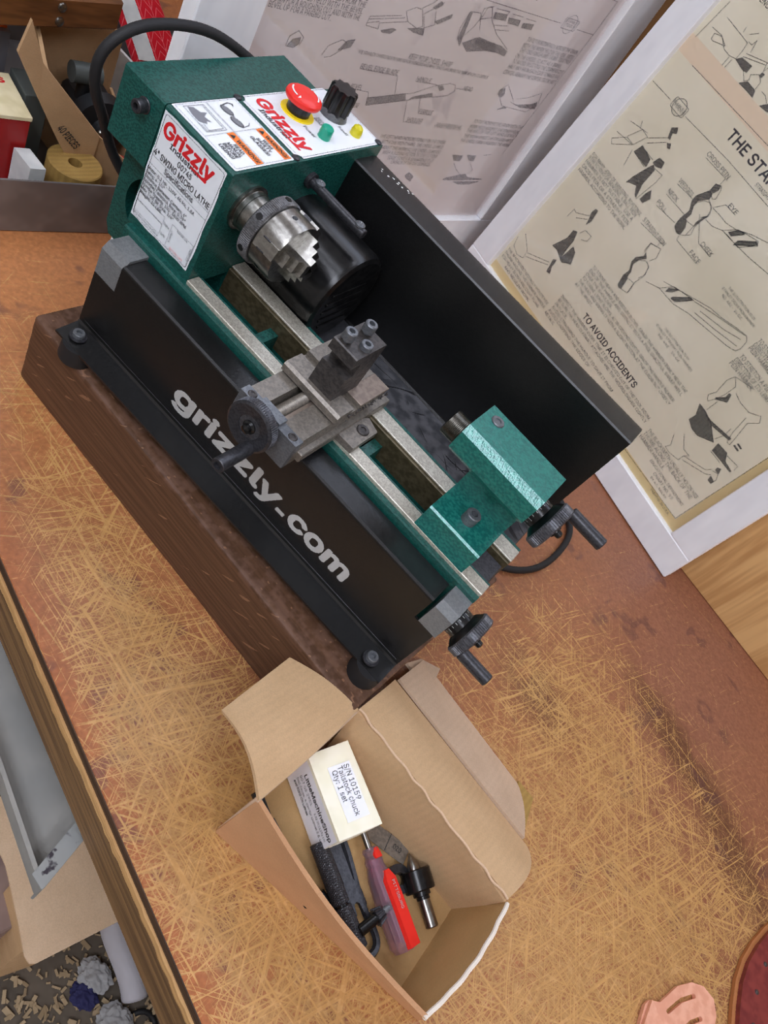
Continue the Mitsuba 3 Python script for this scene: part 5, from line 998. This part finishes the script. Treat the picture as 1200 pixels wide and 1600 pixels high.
# ---------------------------------------------------------------- two framed tool charts
def hatch(P, duty, pitch=0.0011):
    x0, y0, x1, y1 = P.bounds; n = int((x1 - x0 + y1 - y0) / pitch) + 2; L = x1 - x0 + y1 - y0
    st = [Polygon([(x0 + i * pitch - L, y0 - 1e-4), (x0 + (i + duty) * pitch - L, y0 - 1e-4), (x0 + (i + duty) * pitch, y0 + L), (x0 + i * pitch, y0 + L)]) for i in range(n + int(L / pitch) + 1)]
    from shapely import union_all
    q = P.intersection(union_all(st)); return flatpoly(q if q.area > 1e-9 else P)
def chart(k, M, W, H, wf, paper_m, ink_m, soft_m, data_t, data_d, duty, extra):
    """k: the thing; M: its frame, x to the right, y up, z out of the picture; wf: width of the frame moulding"""
    P_ = lambda m: moved(m, M)
    for nm, (x0, x1, y0, y1) in (('frame_rail', (0, W, 0, wf)), ('frame_rail', (0, W, H - wf, H)), ('frame_stile', (0, wf, wf, H - wf)), ('frame_stile', (W - wf, W, wf, H - wf))):
        part(k, nm, P_(bx(x0, x1, y0, y1, -0.014, 0.0035, 0.0012)), 'frame_white', False)
    part(k, 'backing', P_(bx(0.004, W - 0.004, 0.004, H - 0.004, -0.0160, -0.0145, 0.0003)), 'carton', False)
    pk_ = part(k, 'chart_print', P_(bx(wf - 0.004, W - wf + 0.004, wf - 0.004, H - wf + 0.004, -0.0060, -0.0050, 0.0002)), paper_m, False, 'old printed tool chart')
    g = trimesh.Trimesh([(wf, wf, -0.0025), (W - wf, wf, -0.0025), (W - wf, H - wf, -0.0025), (wf, H - wf, -0.0025)], [[0, 1, 2], [0, 2, 3]], process=False)
    part(k, 'glass', P_(g), 'pane', False)
    L_ = []
    for u, v, ln, h, t, dv in data_t:
        m = text(t, h * 0.95, h > 0.0065, ln, 0.0)
        m.vertices[:, 1] += v + 0 * m.vertices[:, 0]; m.vertices[:, 0] += u; L_.append(m)
    m = cat(L_); m.vertices[:, 2] = -0.0048
    part(pk_, 'lettering', P_(m), ink_m, False)
    D_, S_ = [], []
    for kd_, pts in data_d:
        if kd_ == 'F': D_.append(hatch(Polygon(pts).buffer(0.0002), duty)); S_.append(line2(list(pts) + [pts[0]], 0.0004))
        else: S_.append(line2(pts, 0.00042))
    m = cat(D_); m.vertices[:, 2] = -0.0047; part(pk_, 'shading', P_(m), ink_m, False)
    m = cat(S_ + extra); m.vertices[:, 2] = -0.0046; part(pk_, 'line_drawing', P_(m), soft_m, False)
    return pk_
W1, W2 = 0.55, 0.476
b2 = np.array([-0.94487479, 0.32743186, 0]); n2h = np.array([0.32743186, 0.94487479, 0]); L2 = math.radians(5)
d2 = np.array([0, 0, 1]) * math.cos(L2) + n2h * math.sin(L2); B2 = np.array([0.5156, 0.446, 0]) + 0.476 * b2
M2 = frame(B2 - np.cross(-b2, d2) * 0.0035 + np.array([0, 0, 0.0012]), -b2, d2, np.cross(-b2, d2))
k2_ = thing('framed_chart', 'white framed cream tool chart with drawings of two hammers', 'framed chart')
def ring(c, r, w=0.0005): return outline(Point(c).buffer(r), w)
c2 = C2_
p2 = chart(k2_, M2, W2, 0.50, 0.0362, 'chart_paper', 'chart_ink', 'chart_ink', T2_, D2_, 0.72, [ring(c2, 0.0085), outline(affinity.rotate(rrect(c2[0] - 0.0105, c2[0] + 0.0105, c2[1] - 0.0055, c2[1] + 0.0055, 0.002), 0), 0.0005)])
part(p2, 'upper_band', moved(cat([prism([(0.0362, 0.3370), (0.4398, 0.3370), (0.4398, 0.3560), (0.0362, 0.3560)], -0.00496, -0.0049, 'z')]), M2), 'chart_band', False, 'pinkish band across the chart')
part(p2, 'margin', moved(cat([prism(sbox(0.0362, 0.0355, 0.4398, 0.0470), -0.00496, -0.0049, 'z'), prism(sbox(0.4290, 0.0470, 0.4398, 0.462), -0.00496, -0.0049, 'z')]), M2), 'chart_edge', False, 'browned paper margin')
B1 = np.array([-0.0666, 0.1469, 0]); a1 = math.radians(76.07); L1 = math.radians(1.45)
h1 = np.array([math.cos(a1), math.sin(a1), 0]); nb1 = np.array([-math.sin(a1), math.cos(a1), 0]); d1 = np.array([0, 0, 1]) * math.cos(L1) + nb1 * math.sin(L1)
M1 = frame(B1 - np.cross(h1, d1) * 0.0035 + np.array([0, 0, 0.0006]), h1, d1, np.cross(h1, d1))
k1_ = thing('framed_chart', 'white framed grey tool chart with a chisel drawing standing behind the headstock', 'framed chart')
c1 = C1_
chart(k1_, M1, W1, 0.48, 0.0560, 'chart_grey', 'chart_ink_hazed', 'chart_ink_hazed', T1_, D1_, 0.45, [outline(affinity.scale(Point(c1).buffer(1), 0.0095, 0.0095), 0.0004), outline(rrect(c1[0] - 0.0125, c1[0] + 0.0125, c1[1] - 0.0055, c1[1] + 0.0055, 0.001), 0.0005)])
# oak board standing against the wall at the right
ob = np.array([0.6798 - 0.5342, 0.4551 - 0.4852, 0]); ob /= np.linalg.norm(ob); on = np.array([-ob[1], ob[0], 0])
one('oak_board', moved(bx(-0.035, 0.40, 0.0, 0.016, 0.0004, 0.205, 0.001), frame((0.5342, 0.4852, 0), ob, on, (0, 0, 1))), 'oak', 'yellow brown oak board standing on the bench behind the hammer chart', 'board', False)

# ---------------------------------------------------------------- clutter behind the left end of the bench
TT, TM, TOo = np.array([0.28922, 0.95727, 0]), np.array([-0.95727, 0.28922, 0]), np.array([-0.1345, 0.0815, 0])
TR = frame(TOo, TM, TT, (0, 0, 1))           # local x: away to the left; local y: along the tray front; z up
TR[:3, 0], TR[:3, 1] = TT, TM                # x along the tray, y away from the camera
def tb(x0, x1, y0, y1, z0, z1, r=0.0006): return moved(bx(x0, x1, y0, y1, z0, z1, r), TR)
st_ = thing('steel_tray', 'grey sheet steel tray at the left end of the bench holding boxes', 'tray')
part(st_, 'front_wall', tb(-0.098, 0.34, 0.0, 0.0018, 0.0003, 0.0536), 'tray_steel', False)
part(st_, 'back_wall', tb(-0.098, 0.34, 0.275, 0.2768, 0.0003, 0.0536), 'tray_steel', False)
part(st_, 'base', tb(-0.098, 0.34, 0.0019, 0.2749, 0.0003, 0.0015), 'tray_steel', False)
for x_ in (-0.098, 0.3382): part(st_, 'side_wall', tb(x_, x_ + 0.0018, 0.0019, 0.2749, 0.0016, 0.0536), 'tray_steel', False)
rt = thing('metal_tin', 'red metal box with a cream paper lid in the steel tray', 'metal box')
part(rt, 'body', tb(-0.088, 0.0265, 0.0400, 0.0930, 0.0016, 0.0790), 'tin_red', False)
part(rt, 'lid', tb(-0.089, 0.0275, 0.0392, 0.0938, 0.0790, 0.0830), 'tin_cream', False)
part(rt, 'lettering', moved(onto(at2(text('Products', 0.0085, True, 0.0580), -0.0380, 0.0800), (0, 0, 0.0833), (1, 0, 0), (0, 1, 0)), TR), 'print_red', False)
one('white_box', moved(prism([(0.0200, 0.0120), (0.0330, 0.0120), (0.0285, 0.0365), (0.0155, 0.0365)], 0.0016, 0.0560, 'z'), TR), 'white_plastic', 'narrow white box between the red metal box and the steel tray front', 'box', False)
one('paper_roll', moved(lathe((0.0700, 0.0370, 0.0016), (0, 0, 1), [(0.0060, 0), (0.0230, 0), (0.0235, 0.0010), (0.0235, 0.0440), (0.0225, 0.0450), (0.0060, 0.0440), (0.0060, 0)], 44), TR), 'card_torn', 'brown roll of paper tape standing in the steel tray', 'roll')
one('grey_case', tb(0.0300, 0.0500, 0.0640, 0.0980, 0.0016, 0.0860), 'grey_green', 'dark grey green case behind the red metal box', 'case', False)
one('grey_bin', tb(-0.085, 0.0520, 0.1560, 0.2200, 0.0016, 0.0800), 'grey_plastic', 'smooth pale grey plastic bin behind the red metal box', 'bin', False)
oc = thing('print_carton', 'small carton printed dark blue and orange on the grey bin', 'carton')
part(oc, 'body', tb(0.0480-0.026, 0.0500, 0.1600, 0.1900, 0.0805, 0.0990), 'orange_print', False)
part(oc, 'white_stripe', tb(0.0218, 0.0502, 0.1598, 0.1902, 0.0992, 0.1020, 0.0002), 'white_paper', False)
part(oc, 'top', tb(0.0220, 0.0500, 0.1600, 0.1900, 0.1022, 0.1230), 'blue_print', False)
one('blue_bottle', moved(lathe((0.0080, 0.1720, 0.0802), (0, 0, 1), [(0, 0), (0.0100, 0), (0.0105, 0.0010), (0.0105, 0.0260), (0.0060, 0.0320), (0.0050, 0.0400), (0, 0.0405)], 32), TR), 'blue_plastic', 'bright blue bottle at the far left edge', 'bottle')
# large open carton with its flaps
bc = thing('parts_carton', 'open kraft carton with a raised flap and dark inside behind the headstock', 'carton')
def tp3(s, y, z): return TOo + TT * s + TM * y + np.array([0, 0, z])
part(bc, 'flap', sheet(grid(tp3(0.0340, 0.0500, 0.0930), tp3(0.0910, 0.0500, 0.0120), tp3(0.0925, 0.0500, 0.0655), tp3(0.0310, 0.0500, 0.1255), 12, 5, lambda s, t: (0, 0, -0.004 * math.sin(math.pi * s) * (1 - t))), 0.003), 'carton', 40, 'raised flap with stamped print')
part(bc, 'flap', sheet(grid(tp3(0.0340, 0.0500, 0.0930), tp3(0.0310, 0.0500, 0.1255), tp3(0.0160, 0.0480, 0.1590), tp3(0.0100, 0.0480, 0.1320), 5, 5), 0.003), 'carton', 40)
part(bc, 'front_panel', sheet(grid(tp3(0.0920, 0.0520, 0.0017), tp3(0.1420, 0.0520, 0.0017), tp3(0.1400, 0.0520, 0.0300), tp3(0.0935, 0.0520, 0.0640), 6, 5), 0.003), 'carton', 40)
part(bc, 'side_panel', sheet(grid(tp3(0.0900, 0.0540, 0.0017), tp3(0.0790, 0.1450, 0.0017), tp3(0.0600, 0.1450, 0.1180), tp3(0.0380, 0.0540, 0.1150), 6, 5), 0.003), 'carton', 40)
part(bc, 'back_panel', sheet(grid(tp3(0.0790, 0.1490, 0.0017), tp3(0.1480, 0.1490, 0.0017), tp3(0.1480, 0.1490, 0.1050), tp3(0.0600, 0.1490, 0.1180), 5, 5), 0.003), 'carton', 40)
part(bc, 'side_panel', sheet(grid(tp3(0.1440, 0.0540, 0.0017), tp3(0.1480, 0.1460, 0.0017), tp3(0.1480, 0.1460, 0.0500), tp3(0.1440, 0.0540, 0.0300), 4, 4), 0.003), 'carton', 40)
fo = tp3(0.0600, 0.0480, 0.0800); fu = tp3(0.0880, 0.0480, 0.0530) - fo; fu /= np.linalg.norm(fu); fv = np.array([0, 0, 1.0]) - fu * fu[2]; fv /= np.linalg.norm(fv)
part(bc, 'lettering', onto(text('40 PIECES', 0.0062, True, 0.0270), fo - fv * 0.012, fu, fv, 0.0026), 'print_black', False)
dm = thing('dark_machine', 'dark machine with a silver knob inside the kraft carton', 'machine')
part(dm, 'body', moved(lathe((0.1130, 0.0990, 0.0480), (0, -1, 0), [(0, 0), (0.0270, 0), (0.0280, 0.0010), (0.0260, 0.0140), (0.0100, 0.0150), (0.0090, 0.0230), (0, 0.0235)], 48), TR), 'dark_metal')
part(dm, 'housing', tb(0.0920, 0.1340, 0.1000, 0.1350, 0.0020, 0.0620, 0.004), 'dark_metal', False)
part(dm, 'cap', moved(lathe((0.0850, 0.1060, 0.0860), (1, 0, 0), [(0, 0), (0.0090, 0), (0.0090, 0.0260), (0, 0.0260)], 32), TR), 'grey_green')
part(dm, 'cap_stem', moved(cyl((0.1000, 0.1080, 0.0600), (0, 0, 1), 0.0060, 0.0260), TR), 'dark_metal')
part(dm, 'knob', moved(trimesh.creation.icosphere(2, 0.0035).apply_translation((0.1080, 0.0750, 0.0500)), TR), 'steel', True)
# shelf above
sf = thing('wooden_shelf', 'brown varnished wooden shelf front with two round headed screws at the top left', 'shelf')
so_ = np.array([-0.2160, 0.1170, 0.1200]); sd_ = np.array([-0.2126 + 0.2188, 0.2362 - 0.1223, 0]); sd_ /= np.linalg.norm(sd_); sn_ = np.array([-sd_[1], sd_[0], 0])
SM = frame(so_, sd_, sn_, (0, 0, 1))
part(sf, 'board', moved(bx(-0.115, 0.1150, 0.0, 0.30, 0.004, 0.030, 0.002), SM), 'shelf_wood', False)
for x_ in (-0.090, 0.105): part(sf, 'upright', moved(bx(x_ - 0.02, x_, 0.205, 0.29, -0.1197, 0.004, 0.001), SM), 'shelf_wood', False)
for z_ in (0.0105, 0.0225): part(sf, 'screw', moved(lathe((0.0540, 0.0, z_), (0, -1, 0), [(0, 0), (0.0040, 0), (0.0036, 0.0016), (0.0020, 0.0026), (0, 0.0028)], 24), SM), 'steel', label='shiny round headed screw')
one('white_block', moved(prism([(0.1520, 0.0571), (0.1600, 0.0710), (0.1990, 0.0440), (0.2100, 0.0200), (0.2100, 0.0017), (0.1850, 0.0017), (0.1630, 0.0440)], 0.1930, 0.2060, 'y'), TR), 'white_plastic', 'stained white block behind the headstock under the red pouch', 'block', False)
rp = thing('red_pouch', 'red patterned plastic pouch with a white label strip behind the headstock', 'pouch')
pq = (tp3(0.2268, 0.2125, 0.0023), tp3(0.2851, 0.2125, 0.0114), tp3(0.2220, 0.2720, 0.1100), tp3(0.1750, 0.2720, 0.1020))
bulge = lambda s, t: 0.006 * math.sin(math.pi * s) * math.sin(math.pi * t) * (-TM)
ms = sheet(grid(*pq, 10, 14, bulge), 0.004); uvs = np.array([[s, t] for s in np.linspace(0, 1, 10) for t in np.linspace(0, 1, 14)])
part(rp, 'body', ms, 'bag_red', True, uv=np.vstack([uvs, uvs]))
lg = grid(*pq, 41, 21, bulge)[5:19, 6:21]
part(rp, 'label_strip', sheet(lg - TM * 0.0022 + np.array([0, 0, 0.0010]), 0.0016), 'white_plastic', 40)
one('red_cloth', moved(trimesh.creation.icosphere(3, 0.020).apply_scale((1.2, 0.6, 0.7)).apply_translation((0.122, 0.070, 0.0180)), TR), 'tin_red', 'bit of red cloth inside the kraft carton', 'cloth', True)

# ---------------------------------------------------------------- under the bench
sc_ = thing('steel_cabinet', 'grey steel cabinet with its drawer pulled out below the front edge of the bench', 'cabinet')
ZD = -0.090
part(sc_, 'body', rb(0.02, 0.290, 0.105, 0.55, zf + 0.0003, -0.075, 0.003), 'drawer_grey', False)
dA, dB, dC, dD = [np.array(p) for p in ((0.0550, -0.1005, ZD), (0.3010, -0.1868, ZD), (0.2930, -0.1380, ZD), (0.0850, -0.0500, ZD))]
back = EF * 0.10
def wall_q(p, q, h, th, nrm): return hull([np.array(x) + np.array([0, 0, z]) + nrm * t for x in (p, q) for z in (0, -h) for t in (0, th)])
fdir = (dB - dA) / np.linalg.norm(dB - dA); fn_ = np.array([fdir[1], -fdir[0], 0]); sdr = (dC - dB) / np.linalg.norm(dC - dB); sn2 = np.array([sdr[1], -sdr[0], 0])
if sn2 @ fdir < 0: sn2 = -sn2
dw = part(sc_, 'drawer', wall_q(dA, dB, 0.022, 0.0030, fn_), 'drawer_grey', False)
part(dw, 'side_panel', wall_q(dB + sn2 * 0, dB + sdr * 0.22, 0.045, -0.0020, -sn2 * -1), 'drawer_grey', False)
part(dw, 'rim', hull([p + np.array([0, 0, z]) for p in (dB + fn_ * 0.003 + sn2 * 0.001, dB - sn2 * 0.0125 - fn_ * 0.001, dB - sn2 * 0.0125 + sdr * 0.2, dB + sn2 * 0.001 + sdr * 0.2) for z in (0.0002, 0.0014)]), 'drawer_worn', False, 'worn painted rim')
q0, q1 = dA - fn_ * 0.001, dB - fn_ * 0.001 - sn2 * 0.002
part(dw, 'base', hull([p + np.array([0, 0, z]) for p in (q0, q1, q1 + sdr * 0.2, q0 + EF * 0.2) for z in (-0.019, -0.021)]), 'drawer_grey', False)
uc = thing('floor_carton', 'large kraft carton standing on the floor below the steel drawer', 'carton')
zc_ = -0.33
cA, cB, cC = np.array([0.2345, -0.1130, zc_]), np.array([0.3400, -0.1745, zc_]), np.array([0.3700, -0.0985, zc_])
c0_ = np.array([0.1900, -0.1180, zc_]); cpoly = Polygon([(0.2050, -0.1210), (0.2210, -0.1330), (0.2600, -0.1430), (0.3060, -0.1640), (0.3300, -0.1760), (0.3380, -0.1770), (0.3420, -0.1730), (0.3700, -0.0985), (0.4050, 0.0200), (0.25, 0.08)])
part(uc, 'flap', prism(cpoly, zc_ - 0.004, zc_, 'z'), 'card_pale', False)
part(uc, 'body', prism([(0.2700, -0.1200), (0.3300, -0.1450), (0.3600, -0.0900), (0.4000, 0.0200), (0.2600, 0.0700)], zf + 0.0003, zc_ - 0.0042, 'z'), 'carton', False)
one('mauve_board', rb(0.20, 0.330, -0.145, 0.05, zf + 0.0003, zf + 0.30, 0.002), 'mauve_board', 'dusty mauve board standing on the floor left of the kraft carton', 'board', False)
one('floor_mat', rb(0.16, 0.435, -0.42, -0.040, zf + 0.0003, zf + 0.008, 0.002), 'floor_mat', 'dark grey rubber mat on the floor at the bottom left', 'mat', False)
pp = spline([local(0.330, 0.140, zf + 0.10), local(0.373, 0.117, zf + 0.066), local(0.431, 0.121, zf + 0.036), local(0.480, 0.118, zf + 0.0185)], 40)
one('white_pipe', tube(pp, 0.018, 24), 'pipe_white', 'pale plastic pipe on the floor under the bench', 'pipe', True)
rng = np.random.RandomState(11); ch = []
for i in range(420):
    e_, f_ = rng.uniform(0.355, 0.56), rng.uniform(-0.03, 0.24); r_ = rng.uniform(0.0015, 0.008)
    c = trimesh.creation.box((r_ * 2.2, r_ * rng.uniform(.4, 1), 0.0012)); c.apply_transform(trimesh.transformations.euler_matrix(rng.uniform(-.5, .5), rng.uniform(-.5, .5), rng.uniform(0, 6.3)))
    c.apply_translation(local(e_, f_, zf + 0.004 + rng.uniform(0, 0.006))); ch.append(c)
one('wood_shavings', cat(ch), 'chip_wood', 'scattered wood shavings on the floor under the bench', 'shavings', False, 'stuff')
rg_ = trimesh.creation.icosphere(4, 1.0); nn_ = meshkit.fbm(rg_.vertices * 2.3 + 5, 4, 2); rg_.vertices = rg_.vertices * (0.45 + 1.0 * nn_)[:, None] * [0.026, 0.019, 0.014]
r1 = rg_.copy(); r1.vertices = r1.vertices + local(0.425, 0.083, zf + 0.016); one('white_rag', r1, 'rag_white', 'crumpled white rag on the floor beside the pipe', 'rag', True)
r2_ = rg_.copy(); r2_.vertices = r2_.vertices * 0.8 + local(0.440, 0.062, zf + 0.012); one('blue_rag', r2_, 'rag_blue', 'crumpled dark blue rag in front of the white rag', 'rag', True)
r3 = rg_.copy(); r3.vertices = r3.vertices * [1, 1.2, 1] + local(0.492, 0.084, zf + 0.016); one('white_rag', r3, 'rag_white', 'crumpled white rag beside the black cable ring', 'rag', True)
cr = [local(0.520 + 0.022 * math.cos(t), 0.112 + 0.022 * math.sin(t), zf + 0.006 + 0.003 * math.sin(3 * t)) for t in np.linspace(0, 2 * math.pi * 0.96, 60)]
one('cable_ring', tube(cr, 0.0040, 12), 'black_rubber', 'black cable ring on the floor at the end of the pipe', 'cable', True)
